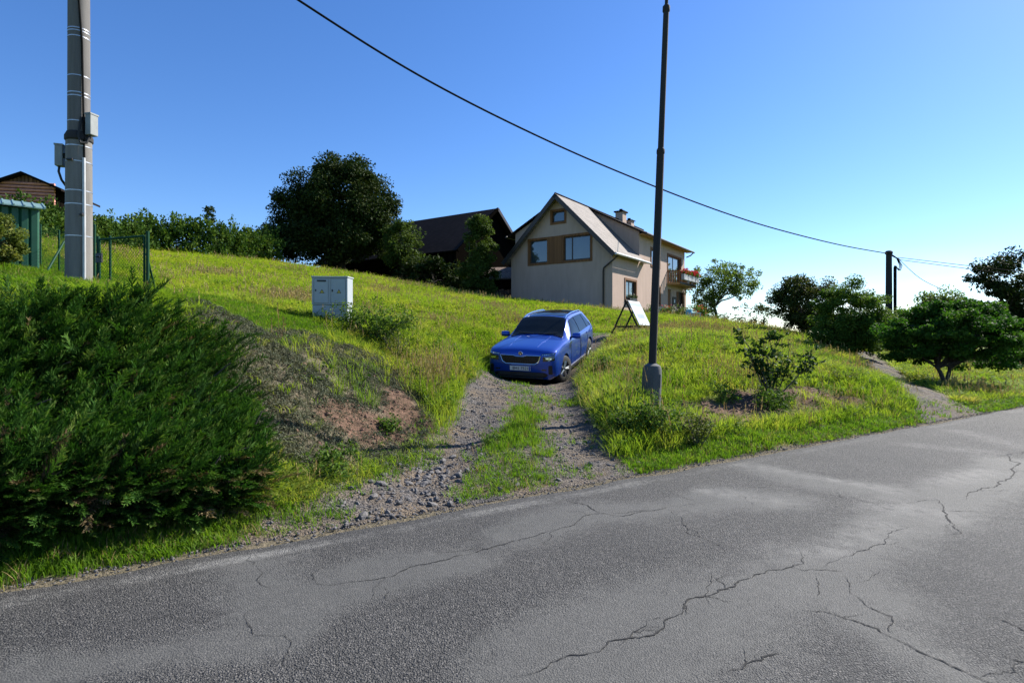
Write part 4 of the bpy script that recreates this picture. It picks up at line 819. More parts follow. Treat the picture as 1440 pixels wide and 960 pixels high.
# ------------------------------------------------------------------ electricity meter cabinets
mx, my = pt(466, 452, 13)[:2]; mz = hz(mx, my) - .03
for k, (x0, w_, lab) in enumerate(((-.215, .40, 'pale grey electricity cabinet with a black ventilation slot'), (.215, .43, 'pale grey electricity cabinet with a framed door beside the leafy bush'))):
    c = empty('meter_cabinet', (mx + x0, my + (.03 if k else 0), mz), R(-6 if k else 12), lab, 'electric cabinet')
    MB().box((-w_ / 2 + .01, -.14, -.2), (w_ / 2 - .01, .14, .42)).build('plinth', 'boxgrey', c, False, .01)
    MB().box((-w_ / 2, -.16, .425), (w_ / 2, .16, 1.03)).build('housing', 'boxgrey', c, False, .012)
    MB().box((-w_ / 2 - .015, -.18, 1.032), (w_ / 2 + .015, .18, 1.065)).build('roof', 'boxgrey', c, False, .01)
    d = MB().box((-w_ / 2 + .05, -.175, .46), (w_ / 2 - .05, -.1605, 1.0)).build('door', 'boxgrey', c, False, .006)
    MB().tube([(-w_ / 2 + .085, -.185, .72), (-w_ / 2 + .085, -.185, .77)], .012, 8).build('handle', 'black', d)
    t0 = .02; tri = MB().prism([(t0 - .055, -.1755, .68), (t0 + .055, -.1755, .68), (t0, -.1755, .775)], (0, -.003, 0)).build('warning_sign', 'black', d)
    MB().prism([(t0 - .036, -.179, .691), (t0 + .036, -.179, .691), (t0, -.179, .753)], (0, -.0015, 0)).build('face', 'yellow', tri) if False else None
    MB().prism([(t0 - .036, -.1787, .691), (t0 + .036, -.1787, .691), (t0, -.1787, .753)], (0, -.002, 0)).build('warning_triangle', 'yellow', d)
    MB().prism([(t0 + .006, -.181, .74), (t0 - .010, -.181, .716), (t0 + .002, -.181, .718), (t0 - .004, -.181, .697), (t0 + .012, -.181, .722), (t0, -.181, .721)], (0, -.001, 0)).build('lightning_symbol', 'black', d)
    for a_, b_ in (((-w_ / 2 + .04, -.1625, .452), (-w_ / 2 + .049, -.1603, 1.008)), ((w_ / 2 - .049, -.1625, .452), (w_ / 2 - .04, -.1603, 1.008)), ((-w_ / 2 + .05, -.1625, .452), (w_ / 2 - .05, -.1603, .459)), ((-w_ / 2 + .05, -.1625, 1.001), (w_ / 2 - .05, -.1603, 1.008))): MB().box(a_, b_).build('door_seal', 'panelgrey', c)
    if k == 0: MB().box((-.09, -.18, .94), (.11, -.1752, .98)).build('vent', 'black', d)
    MB().box((-w_ / 2 + .1, -.15, .02), (w_ / 2 - .06, -.1402, .06)).build('vent', 'black', c)

# ------------------------------------------------------------------ house
def Hp(name, a, b, mat, parent, bevel=0.0): return MB().box(a, b).build(name, mat, parent, False, bevel)
HZ = 2.6
house = empty('house', (HP0[0], HP0[1], HZ), math.atan2(HB[1], HB[0]), 'beige rendered house with a steep gable and flower balcony', 'house')
W_ = 7.3; RG = 10.5 - HZ; rc = W_ / 2; st = 1.0; lw = .52
def openings():
    # (kind face, u0, u1, z0, z1)
    G = [(3.25, 4.15, 8.8, 9.5), (4.5, 5.85, 6.3, 7.8), (1.45, 3.32, 6.3, 7.82)]
    Fc = [(1.95, 3.7, 3.85, 5.1), (6.5, 8.15, 6.5, 7.62), (7.55, 8.25, 3.85, 5.05), (9.95, 13.0, 5.62, 7.6), (9.95, 10.7, 3.0, 5.08), (12.35, 13.9, 3.0, 5.03)]
    return G, Fc
G, Fc = openings()
f1 = MB().prism([(0, 0, -1.2), (0, W_, -1.2), (0, W_, RG - rc * st - .12), (0, rc, RG - .12), (0, 0, RG - rc * st - .12)], (4.3, 0, 0)).mesh('w')
f1 = cut(f1, [((-.5, a, z0 - HZ), (.17, b, z1 - HZ)) for a, b, z0, z1 in G] + [((a, -.5, z0 - HZ), (b, .17, z1 - HZ)) for a, b, z0, z1 in Fc[:1]])
link('gable_wall', f1, 'plaster', house)
f2 = MB().prism([(4.302, 0, -1.2), (4.302, W_, -1.2), (4.302, W_, RG - rc * lw - .12), (4.302, rc, RG - .13), (4.302, 0, RG - rc * lw - .12)], (9.7, 0, 0)).mesh('w')
f2 = cut(f2, [((a, -.5, z0 - HZ), (b, .17, z1 - HZ)) for a, b, z0, z1 in Fc[1:]]); link('main_wall', f2, 'plaster', house)
MB().box((14.003, .6, -1.2), (16.4, W_ - 1, 2.85)).build('annex_wall', 'plaster', house)
MB().prism([(14.01, .2, 2.86), (16.7, .2, 2.86), (16.7, .2, 2.95), (14.01, .2, 3.9)], (0, 6.2, 0)).build('annex_roof', 'rooftile', house)
MB().box((-.03, -.03, -1.2), (14.03, W_ + .03, .55)).build('plinth', 'plinth', house); MB().box((-.045, -.045, .552), (14.04, W_ + .04, .60)).build('plinth_cap', 'gutter', house)
def slope(x0, x1, ya, za, yb, zb, th, name, mat):
    return MB().prism([(x0, ya, za), (x0, yb, zb), (x0, yb, zb - th), (x0, ya, za - th)], (x1 - x0, 0, 0)).build(name, mat, house)
def roof_piece(x0, x1, side, sl_, over, name, mat):
    """tiled slope as a sheet in its own plane so the shingle courses follow it"""
    ln = (rc + over) * math.sqrt(1 + sl_ * sl_); an = math.atan(sl_)
    o = MB().box((x0, -ln, -.10), (x1, 0, 0)).build(name, mat, house)
    o.location = (0, rc, RG); o.rotation_euler = (an if side < 0 else 0, 0, 0)
    if side > 0: o.rotation_euler = (an, 0, math.pi); o.location = (x0 + x1, rc, RG)
    return o
roof_piece(-.5, 4.42, -1, st, .38, 'steep_roof', 'rooftile'); roof_piece(-.5, .52, 1, st, .38, 'steep_roof', 'rooftile')
roof_piece(4.05, 14.5, -1, lw, .5, 'main_roof', 'darkroof'); roof_piece(.25, 14.5, 1, lw, .5, 'main_roof', 'darkroof'); MB().prism([(.5, rc, -1.2), (.5, W_ - .004, -1.2), (.5, W_ - .004, RG - rc * lw - .12), (.5, rc, RG - .14)], (3.8, 0, 0)).build('dormer_wall', 'plaster', house)
for s in (-1, 1):   # verge boards of the front gable
    o = MB().box((-.56, -(rc + .42) * math.sqrt(2), -.24), (-.503, 0, .03)).build('verge_board', 'gutter', house); o.location = (0, rc, RG); o.rotation_euler = (R(45), 0, 0)
    if s > 0: o.rotation_euler = (R(45), 0, math.pi); o.location = (-1.063, rc, RG)
MB().tube([(-.5, rc, RG + .03), (14.5, rc, RG + .03)], .06, 8).build('ridge_cap', 'darkroof', house)
zs = RG - (rc + .40) * st - .02; MB().tube([(-.55, -.45, zs), (5.1, -.45, zs)], .075, 10).build('gutter', 'zinc', house)
MB().box((4.43, -.42, zs - .02), (5.1, -.002, zs + .05)).build('eave_strip', 'zinc', house)
zm = RG - (rc + .5) * lw - .06; MB().tube([(4.05, -.57, zm), (14.6, -.57, zm)], .075, 10).build('gutter', 'gutter', house); MB().tube([(.2, W_ + .57, zm), (14.6, W_ + .57, zm)], .07, 8).build('gutter', 'gutter', house)
MB().box((4.1, -.48, zm - .02), (14.45, -.002, zm + .02)).build('soffit', 'soffit', house)
MB().tube([(-.1, -.42, zs - .05), (-.13, -.2, zs - .25), (-.13, .5, zs - .75), (-.09, .55, zs - .95), (-.09, .55, -.4)], .05, 10).build('downpipe', 'gutter', house, True)
MB().tube([(14.45, -.55, zm - .04), (14.4, -.35, zm - .25), (14.15, -.1, zm - .4)], .045, 10).build('downpipe', 'gutter', house, True)
MB().tube([(14.6, .5, 2.8), (14.9, .5, 2.6), (15.0, .52, 2.4), (15.0, .52, 0)], .045, 8).build('downpipe', 'gutter', house, True)
for cx, cy, w_, h_ in ((9.3, 3.3, .75, .8), (11.0, 3.3, .6, .3)):
    c = MB().box((cx, cy, RG - .5), (cx + w_, cy + .6, RG + h_ * .75)).build('chimney', 'plaster', house); MB().box((cx - .1, cy - .1, RG + h_ * .752), (cx + w_ + .1, cy + .7, RG + h_ * .87)).build('cap', 'darkroof', c)
    MB().lathe([(.13, 0), (.13, .2)], 10, (cx + w_ / 2, cy + .3, RG + h_ * .86)).build('pot', 'darkroof', c)
def window(face, a, b, z0, z1, split=None, parts=('brownwood', 'darkframe')):
    z0 -= HZ; z1 -= HZ; t = .13
    def bx(u0, u1, w0, w1, d0, d1): return ((d0, u0, w0), (d1, u1, w1)) if face == 'g' else ((u0, d0, w0), (u1, d1, w1))
    w = MB()
    for q in (bx(a - t, a, z0 - t, z1 + t, -.035, .02), bx(b, b + t, z0 - t, z1 + t, -.035, .02), bx(a, b, z1, z1 + t, -.034, .02), bx(a, b, z0 - t, z0, -.05, .02)): w.box(*q)
    # reveal lining
    for q in (bx(a, a + .02, z0, z1, .021, .165), bx(b - .02, b, z0, z1, .021, .165), bx(a + .02, b - .02, z1 - .02, z1, .021, .165), bx(a + .02, b - .02, z0, z0 + .02, .021, .165)): w.box(*q)
    w = w.build('window', parts[0], house); f = MB(); fw = .07
    for q in (bx(a + .02, a + fw + .02, z0 + .02, z1 - .02, .10, .15), bx(b - fw - .02, b - .02, z0 + .02, z1 - .02, .10, .15), bx(a + fw + .02, b - fw - .02, z1 - fw - .02, z1 - .02, .10, .15), bx(a + fw + .02, b - fw - .02, z0 + .02, z0 + fw + .02, .10, .15)): f.box(*q)
    cutp = [a + fw + .02] + ([split - .035, split + .035] if split else []) + [b - fw - .02]
    if split: f.box(*bx(split - .035, split + .035, z0 + fw + .02, z1 - fw - .02, .10, .15))
    f.build('frame', parts[1], w)
    for i in range(0, len(cutp), 2): MB().box(*bx(cutp[i], cutp[i + 1], z0 + fw + .02, z1 - fw - .02, .122, .13)).build('pane', 'glass', w)
    return w
window('g', *G[0]); window('g', *G[1]); window('g', *G[2], split=2.75); window('f', *Fc[0], split=2.8); window('f', *Fc[1], split=7.3); window('f', *Fc[2]); window('f', *Fc[3], split=11.4)
Hp('wood_panel', (-.03, 3.455, 6.17 - HZ), (-.002, 4.365, 7.93 - HZ), 'brownwood', house)
Hp('door', (9.97, .08, 3.0 - HZ), (10.68, .13, 5.06 - HZ), 'brownwood', house); Hp('door', (12.37, .08, 3.0 - HZ), (13.88, .13, 5.01 - HZ), 'darkframe', house)
for x in (12.4, 13.55): Hp('shutter', (x - .1 if x > 13 else x - .45, -.04, 3.2 - HZ), (x + .35 if x > 13 else x - .06, -.003, 5.0 - HZ), 'brownwood', house)
nb = Hp('notice_board', (10.95, -.06, 3.83 - HZ), (11.7, -.003, 4.55 - HZ), 'black', house); Hp('paper', (11.2, -.068, 4.1 - HZ), (11.45, -.0605, 4.35 - HZ), 'white', nb)
MB().tube([(-.15, -.40, zs + .1), (-.15, -.45, zs + .75)], .02, 6).build('aerial', 'zinc', house)
bz = 5.36 - HZ; bal = MB().box((9.8, -.95, bz), (13.7, -.003, bz + .16)).build('balcony', 'soffit', house); MB().box((9.76, -1.0, bz + .05), (13.74, -.952, bz + .2)).build('fascia', 'gutter', bal)
for i in range(7): MB().box((9.8, -.93 + i * .132, bz + .16), (9.825, -.86 + i * .132, bz + 1.05)).build('picket', 'brownwood', bal)
for i in range(24): MB().box((9.86 + i * .163, -.945, bz + .16), (9.93 + i * .163, -.92, bz + 1.05)).build('picket', 'brownwood', bal)
MB().box((9.78, -.97, bz + .98), (13.72, -.90, bz + 1.05)).build('handrail', 'brownwood', bal); MB().box((9.775, -.9, bz + .98), (9.85, -.01, bz + 1.05)).build('handrail', 'brownwood', bal)
rf = np.random.default_rng(4)
def on_house(x, y, z): q = house_xy(x, y); return (q[0], q[1], z + HZ)
for i in range(4):
    x0 = 9.95 + i * .95; b = on_house(x0 + .42, -1.12, bz + .35)
    pb = empty('flower_box', b, math.atan2(HB[1], HB[0]), 'grey box of red geraniums hung on the balcony rail', 'flower box', 'flower boxes on the balcony rail')
    MB().box((-.42, -.12, 0), (.42, .12, .42)).build('planter', 'planter', pb, False, .01)
    C = np.stack([rf.uniform(-.42, .42, 26), rf.uniform(-.2, .15, 26), .42 + rf.random(26) * .3], -1); crown_mesh('foliage', [clump_leaves(rf, C, np.full(26, .12), 16, .09)], 'bush', pb)
    C = np.stack([rf.uniform(-.42, .42, 26), rf.uniform(-.28, .12, 26), .5 + rf.random(26) * .32], -1); crown_mesh('flowers', [clump_leaves(rf, C, np.full(26, .10), 22, .07)], 'flower', pb)
o = empty('flower_box', on_house(2.8, -.12, 3.85 - HZ), math.atan2(HB[1], HB[0]), 'dark window box with white flowers below the brown window', 'flower box')
MB().box((-.6, -.1, -.05), (.6, .1, .14)).build('planter', 'black', o); C = np.stack([rf.uniform(-.6, .6, 30), rf.uniform(-.12, .1, 30), .12 + rf.random(30) * .2], -1)
crown_mesh('foliage', [clump_leaves(rf, C, np.full(30, .1), 14, .08)], 'sapling', o); crown_mesh('flowers', [clump_leaves(rf, C[:9] + [0, -.05, .08], np.full(9, .06), 10, .05)], 'paleflower', o)

# garden at the foot of the facade
def gxy(px, d): return (px - 720) / 800 * d, d
for i, (px, d, s, mt, fl, lab) in enumerate(((937, 36, (.5, .4, .9), 'bush', 'flower', 'leafy bush with red blooms by the house door'), (950, 35.5, (.9, .5, .9), 'conifer', 'paleflower', 'pale flowering bush in front of the house plinth'), (963, 35.5, (.8, .5, 1.0), 'bush', 'paleflower', 'tall flowering bush at the foot of the house steps'), (985, 35, (.5, .4, 1.1), 'bush', 'flower', 'flowering bush with orange red blooms right of the blue barrel'), (1000, 36, (.7, .5, .8), 'bush', None, 'round green bush at the end of the flower bed'), (1016, 37, (.8, .5, .9), 'leafB', None, 'dark green garden bush below the leaning limb'), (910, 34, (.6, .4, .6), 'bush', None, 'low green bush against the pink plinth'))):
    x, y = gxy(px, d); o = shrub('garden_bush', lab, (x, y, hz(x, y)), s, mt, .09, 70, 200 + i, 'bush', None, 9, 16, .16)
    if fl: C = np.stack([rf.uniform(-s[0], s[0], 22) * .8, rf.uniform(-s[1], s[1], 22) * .8, s[2] * rf.uniform(.4, 1.05, 22)], -1); crown_mesh('flowers', [clump_leaves(rf, C, np.full(22, .08), 10, .06)], fl, o)
x, y = gxy(969, 34); o = empty('barrel', (x, y, hz(x, y)), 0, 'pale blue plastic barrel beside the flower bed', 'barrel')
MB().lathe([(.17, -.1), (.20, .2), (.20, .48), (.17, .62)], 18).build('body', 'bluepl', o, True); MB().lathe([(.18, .62), (.18, .66), (.1, .68)], 18).build('lid', 'bluepl', o, True)
x, y = gxy(978, 34); o = empty('garden_stool', (x, y, hz(x, y)), .3, 'small white garden stool between barrel and orange bush', 'stool'); MB().box((-.25, -.2, .48), (.25, .2, .53)).build('seat', 'white', o)
for sx in (-.2, .2):
    for sy in (-.15, .15): MB().box((sx - .025, sy - .025, -.05), (sx + .025, sy + .025, .48)).build('leg', 'white', o)
x, y = gxy(981, 36.5); o = empty('flower_pot', (x, y, hz(x, y)), 0, 'large terracotta pot below the step railing', 'flower pot'); MB().lathe([(.26, 0), (.36, .55), (.40, .56), (.40, .66), (.33, .66)], 16).build('pot', 'terracotta', o, True)
C = np.stack([rf.normal(0, .2, 20), rf.normal(0, .2, 20), .75 + rf.random(20) * .4], -1); crown_mesh('foliage', [clump_leaves(rf, C, np.full(20, .14), 14, .09)], 'bush', o)
p0 = on_house(12.2, -1.2, .55); p1 = on_house(14.8, -1.9, -.3); o = empty('step_railing', on_house(13.4, -1.6, -.3), 0, 'dark sloping handrail beside the house steps', 'railing'); ol = Vector(o.location)
MB().tube([Vector(p0) - ol + Vector((0, 0, .6)), Vector(p1) - ol + Vector((0, 0, .6))], .035, 8).build('handrail', 'gutter', o)
for t in (0, .5, 1): q = Vector(p0).lerp(Vector(p1), t) - ol; MB().tube([q + Vector((0, 0, -.6)), q + Vector((0, 0, .6))], .025, 6).build('post', 'gutter', o)
st_ = empty('house_steps', on_house(11.6, -.6, .0), math.atan2(HB[1], HB[0]), 'concrete steps leading up to the house door', 'steps')
for i in range(3): MB().box((-1.0 + i * .003, -1.3 + i * .35, -.9), (1.5 - i * .003, .55, -.05 + i * .17)).build('step', 'mortar', st_)

# ------------------------------------------------------------------ barn
bo = Vector((-1.5, 44.0, 0)); BZ = 3.2
barn = empty('barn', (bo.x, bo.y, BZ), math.atan2(HB[1], HB[0]), 'old dark wooden barn with a steep black shingle roof', 'barn')   # local x across the ridge, y along it
ap = 11.4 - BZ; hw = 4.8; sl2 = .79; ey = ap - hw * sl2
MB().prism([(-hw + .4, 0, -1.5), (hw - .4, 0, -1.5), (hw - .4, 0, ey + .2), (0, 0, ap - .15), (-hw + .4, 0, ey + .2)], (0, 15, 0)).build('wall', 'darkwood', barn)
ln = hw * math.sqrt(1 + sl2 ** 2)
for s in (-1, 1):
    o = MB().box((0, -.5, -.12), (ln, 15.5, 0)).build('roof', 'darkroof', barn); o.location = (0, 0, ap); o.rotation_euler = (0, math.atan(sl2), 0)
    if s < 0: o.rotation_euler = (0, math.atan(sl2), math.pi); o.location = (0, 15, ap)
    v_ = MB().box((0, -.58, -.2), (ln + .02, -.503, .03)).build('verge_board', 'darkwood' if s < 0 else 'gutter', barn)
    if s > 0: v_.location = (0, 0, ap); v_.rotation_euler = (0, math.atan(sl2), 0)
    else: v_.rotation_euler = (0, math.pi - math.atan(sl2), 0); v_.location = (0, 0, ap - .14)
MB().box((-hw + .36, 3, 0), (-hw + .398, 6.5, 3.0)).build('door', 'oldwood', barn)
sx_, sy_ = gxy(706, 39.5); sz = hz(sx_, sy_)
shed = empty('woodshed', (sx_, sy_, sz), math.atan2(HB[1], HB[0]) - R(60), 'small lean-to woodshed with weathered tile roof beside the barn', 'shed')
MB().prism([(-1.6, -1.0, 1.55), (1.6, -1.0, 1.55), (1.6, .9, 2.5), (-1.6, .9, 2.5)], (0, 0, .1)).build('roof', 'oldtile', shed)
MB().box((-1.5, .6, -.4), (1.5, .7, 2.3)).build('back_wall', 'darkwood', shed)
for i in range(16): MB().box((-1.5 + i * .19, -.72, -.2), (-1.5 + i * .19 + .165, -.69, .85 + .04 * (i % 3))).build('plank', 'oldwood', shed)
for x in (-1.45, 0, 1.45): MB().box((x - .06, -.68, -.3), (x + .06, -.56, 1.66)).build('post', 'darkwood', shed)
wx, wy = gxy(707, 38.2); wh = empty('wagon_wheel', (wx, wy, hz(wx, wy) + .35), R(10), 'dark wooden wagon wheel leaning against the woodshed planks', 'wheel')
MB().lathe([(.42, -.04), (.5, -.04), (.5, .04), (.42, .04), (.42, -.04)], 24, axis='Y', closed=True).build('rim', 'creosote', wh); MB().lathe([(.09, -.08), (.09, .08)], 10, axis='Y').build('hub', 'creosote', wh)
for i in range(8): a = i * math.pi / 4; MB().tube([(math.cos(a) * .08, 0, math.sin(a) * .08), (math.cos(a) * .43, 0, math.sin(a) * .43)], .025, 5).build('spoke', 'creosote', wh)

# ------------------------------------------------------------------ cabin behind the hedge, green shed, fence
cx, cy = gxy(36, 45); cz = 9.0; cab = empty('log_cabin', (cx, cy, cz), R(12), 'red brown log cabin with a black low gable roof behind the hedge', 'cabin'); az = 14.45 - cz
MB().prism([(-2.0, 0, -1), (2.0, 0, -1), (2.0, 0, az - .95), (0, 0, az - .1), (-2.0, 0, az - .95)], (0, 5, 0)).build('wall', 'darkwood', cab)  # dark wall colour stands in for shadow grooves between the logs
for i in range(18): MB().tube([(-2.05, -.06, .2 + i * .26), (2.05, -.06, .2 + i * .26)], .115, 8).build('log', 'logs', cab)
for i in range(14): x = -1.75 + i * .27; MB().box((x - .11, -.10, az - 1.2 + .25), (x + .11, -.06, az - .14 - abs(x) * .44)).build('board', 'oldwood', cab) if az - .14 - abs(x) * .44 > az - .94 else None
for s in (-1, 1):
    MB().prism([(0, -.6, az), (s * 2.75, -.6, az - 1.2), (s * 2.75, -.6, az - 1.38), (0, -.6, az - .18)], (0, 6.2, 0)).build('roof', 'darkroof', cab)
gx_, gy_ = gxy(55, 15); gz = hz(gx_, gy_); sh = empty('garden_shed', (gx_, gy_, gz), R(43), 'dark green sheet metal garden shed with pale green roof', 'shed')
MB().box((-2.5, .03, -.02), (-.03, 2.0, 1.72)).build('wall', 'greenpaint', sh); MB().box((-2.6, -.08, -.5), (.08, 2.1, -.022)).build('slab', 'mortar', sh)
for i in range(13): x = -2.5 + i * .193; MB().prism([(x, .028, -.015), (x + .03, -.012, -.015), (x + .15, -.012, -.015), (x + .18, .028, -.015)], (0, 0, 1.72)).build('panel', 'greensheet', sh)
for i in range(9): y = .06 + i * .215; MB().prism([(-.028, y, -.015), (.012, y + .03, -.015), (.012, y + .15, -.015), (-.028, y + .18, -.015)], (0, 0, 1.70)).build('panel', 'greensheet', sh)
rfm = MB().prism([(-2.6, -.16, 1.72), (.12, -.16, 1.72), (.12, .95, 2.02), (-2.6, .95, 2.02)], (0, 0, .03)).build('roof', 'greenroof', sh); MB().prism([(-2.6, 2.1, 1.72), (.12, 2.1, 1.72), (.12, .953, 2.02), (-2.6, .953, 2.02)], (0, 0, .03)).build('roof', 'greenroof', sh)
for i in range(14): x = -2.58 + i * .206; MB().prism([(x, -.17, 1.752), (x + .035, -.17, 1.752), (x + .035, .95, 2.052), (x, .95, 2.052)], (0, 0, .022)).build('rib', 'greenroof', rfm)
def netting(mb, p0, p1, h0, h1, sp=.06, r_=.0022):
    p0 = Vector(p0); p1 = Vector(p1); L = (p1 - p0).length; e = (p1 - p0) / L; H = h1 - h0
    for sg in (1, -1):
        k = -H
        while k < L:
            a, b = max(0, k), min(L, k + H); 
            if b > a:
                za, zb = (a - k, b - k) if sg > 0 else (H - (a - k), H - (b - k)); q0 = p0 + e * a + Vector((0, 0, h0 + za)); q1 = p0 + e * b + Vector((0, 0, h0 + zb)); mb.tube([q0, q1], r_, 3, False)
            k += sp * 1.41
    return mb
def post(h, parent, p, r_=.024): MB().lathe([(r_, -.3), (r_, h), (r_ * .5, h + .012)], 10, p).build('post', 'greenpaint', parent, True)
g0 = Vector((*gxy(140, 11), 0)); g1 = Vector((*gxy(203, 10.6), 0)); gzz = hz(g1.x, g1.y); gt = empty('garden_gate', (g0.x, g0.y, gzz), math.atan2(g1.y - g0.y, g1.x - g0.x), 'dark green tubular gate with wire mesh beside the concrete pole', 'gate'); gl = (g1 - g0).length
fr_ = MB()
for a, b in (((0, 0, .06), (0, 0, 1.07)), ((gl, 0, .06), (gl, 0, 1.07)), ((0, 0, 1.07), (gl, 0, 1.07)), ((0, 0, .06), (gl, 0, .06))): fr_.tube([a, b], .02, 8)
fr_.build('frame', 'greenpaint', gt, True); netting(MB(), (0, 0, 0), (gl, 0, 0), .06, 1.07, .05).build('wire_mesh', 'greenpaint', gt)
MB().tube([(gl + .06, .02, -.3), (gl + .06, .02, 1.16)], .03, 10).build('gate_post', 'greenpaint', gt, True); MB().tube([(-.07, .02, -.3), (-.07, .02, 1.14)], .03, 10).build('gate_post', 'greenpaint', gt, True)
MB().tube([(gl - .01, .05, .75), (gl - .3, .5, -.05)], .018, 8).build('brace', 'greenpaint', gt, True); MB().box((-.04, -.05, .62), (.12, -.022, .80)).build('lock', 'black', gt); MB().tube([(.02, -.05, .73), (.02, -.09, .73), (.13, -.09, .73)], .009, 6).build('handle', 'black', gt)
FP = [gxy(20, 14.2), gxy(57, 17.0), gxy(83, 16.2), gxy(108, 14.6), gxy(133, 12.2)]
FP2 = [(g1.x + .05, g1.y + .1), gxy(155, 13.2), gxy(132, 11.3)]
fe = empty('wire_fence', (*FP[2], hz(*FP[2])), 0, 'green chain link fence behind the concrete pole', 'fence'); fo = Vector(fe.location); nm = MB()
for i, q in enumerate(FP): post(1.25, fe, (q[0] - fo.x, q[1] - fo.y, hz(*q) - fo.z))
for a, b in zip(FP[1:-1], FP[2:]):
    za, zb = hz(*a) - fo.z, hz(*b) - fo.z; netting(nm, (a[0] - fo.x, a[1] - fo.y, (za + zb) / 2), (b[0] - fo.x, b[1] - fo.y, (za + zb) / 2), .05, 1.22, .06); MB().tube([(a[0] - fo.x, a[1] - fo.y, za + 1.22), (b[0] - fo.x, b[1] - fo.y, zb + 1.22)], .004, 5).build('tension_wire', 'greenpaint', fe)
nm.build('wire_mesh', 'greenpaint', fe); q = gxy(155, 13.2); post(1.2, fe, (q[0] - fo.x, q[1] - fo.y, hz(*q) - fo.z)); q0 = gxy(90, 11.6); q1 = gxy(62, 11.0)
MB().tube([(q0[0] - fo.x, q0[1] - fo.y, hz(*q0) + .75 - fo.z), (q1[0] - fo.x, q1[1] - fo.y, hz(*q1) - .05 - fo.z)], .02, 8).build('brace', 'greenpaint', fe, True)

# ------------------------------------------------------------------ banner on a trestle
ax_, ay_ = pt(888, 470, 20)[:2]; sg = empty('banner_trestle', (ax_, ay_, hz(ax_, ay_)), R(-33), 'dark timber trestle sign holding a white and pale blue banner', 'sign')
TOP = 1.22
for y in (-.5, .5):
    MB().tube([(-.62, y, -.1), (.02, y, TOP)], .032, 6).build('leg', 'creosote', sg); MB().tube([(.62, y, -.1), (-.02, y, TOP)], .032, 6).build('leg', 'creosote', sg); MB().tube([(-.42, y + .03, .34), (.42, y + .03, .34)], .028, 6).build('cross_bar', 'creosote', sg)
MB().tube([(0, -.56, TOP), (0, .56, TOP)], .035, 6).build('ridge_bar', 'creosote', sg); MB().tube([(-.42, -.5, .34), (-.42, .5, .34)], .024, 6).build('cross_bar', 'creosote', sg)
bn = MB().box((-.53, -.012, -.47), (.53, .012, .47)).build('banner', 'banner', sg); bn.location = (.285, 0, .80); bn.rotation_euler = (R(-26), 0, R(90))

# ------------------------------------------------------------------ car
CX = np.array([0, .05, .12, .25, .6, 1.0, 1.2, 1.32, 1.7, 2.05, 2.6, 3.2, 3.7, 3.92, 4.10, 4.20, 4.24])
CT = dict(zb=[.30, .24, .21, .20, .20, .20, .2, .2, .2, .2, .2, .2, .22, .26, .30, .34, .38],
  low=[.66, .76, .81, .84, .855, .86, .86, .86, .86, .86, .86, .86, .85, .84, .81, .78, .72], mid=[.70, .81, .855, .885, .895, .895, .89, .89, .885, .885, .885, .89, .89, .88, .85, .82, .74],
  bz=[.72, .80, .86, .91, .955, .98, .985, .985, .985, .985, .995, 1.01, 1.02, 1.02, 1.0, .95, .84], belt=[.66, .775, .82, .85, .868, .87, .87, .868, .862, .86, .858, .858, .852, .84, .80, .76, .68],
  tz=[.80, .872, .918, .955, 1.0, 1.035, 1.045, 1.075, 1.29, 1.46, 1.49, 1.475, 1.44, 1.39, 1.14, 1.0, .86], top=[.54, .66, .70, .725, .735, .735, .73, .72, .665, .615, .60, .59, .58, .575, .62, .64, .57],
  zc=[.825, .90, .95, .99, 1.04, 1.08, 1.09, 1.13, 1.345, 1.51, 1.545, 1.53, 1.485, 1.43, 1.16, 1.02, .87])
def _pchip(x, y):
    h = np.diff(x); d = np.diff(y) / h; m = np.zeros(len(x)); m[0] = d[0]; m[-1] = d[-1]
    for i in range(1, len(x) - 1):
        if d[i - 1] * d[i] > 0: w1 = 2 * h[i] + h[i - 1]; w2 = h[i] + 2 * h[i - 1]; m[i] = (w1 + w2) / (w1 / d[i - 1] + w2 / d[i])
    return m
CM = {k: _pchip(CX, np.array(v_)) for k, v_ in CT.items()}
def cs(x, k):
    y = CT[k]; i = int(np.clip(np.searchsorted(CX, x) - 1, 0, len(CX) - 2)); h = CX[i + 1] - CX[i]; t = min(max((x - CX[i]) / h, 0), 1); m = CM[k]
    return (2 * t ** 3 - 3 * t * t + 1) * y[i] + (t ** 3 - 2 * t * t + t) * h * m[i] + (-2 * t ** 3 + 3 * t * t) * y[i + 1] + (t ** 3 - t * t) * h * m[i + 1]
def section(x):
    g_ = {k: cs(x, k) for k in CT}; P = [(0, g_['zb']), (g_['low'] * .85, g_['zb']), (g_['low'], g_['zb'] + .09), (g_['mid'] * .985, .42), (g_['mid'], .56), (g_['mid'] * .996, g_['bz'] * .5 + .34), ((g_['mid'] + g_['belt']) * .5 + .008, g_['bz'] - .06), (g_['belt'], g_['bz'])]
    a, b = P[-1], (g_['top'], g_['tz'])
    for t in (.33, .66): P.append((a[0] + (b[0] - a[0]) * t + .02 * math.sin(t * 3.14), a[1] + (b[1] - a[1]) * t))
    P.append(b)
    for t in (.25, .5, .75, 1.0): P.append((b[0] * (1 - t), b[1] + (g_['zc'] - b[1]) * (1 - (1 - t) ** 2)))
    return P
fd = np.array([-.99, -2.6]); fd = fd / np.linalg.norm(fd); lt = np.array([fd[1] * -1, fd[0]])   # forward, and car's left side
FLw = np.array([1.25, 14.35]); lt = -lt if np.dot(lt, [1, 0]) < 0 else lt
FRw = FLw - lt * 1.54; RLw = FLw - fd * 2.65; RRw = FRw - fd * 2.65
hh = [hz(*q) for q in (FLw, FRw, RLw, RRw)]; fz_ = (hh[0] + hh[1]) / 2; rz_ = (hh[2] + hh[3]) / 2
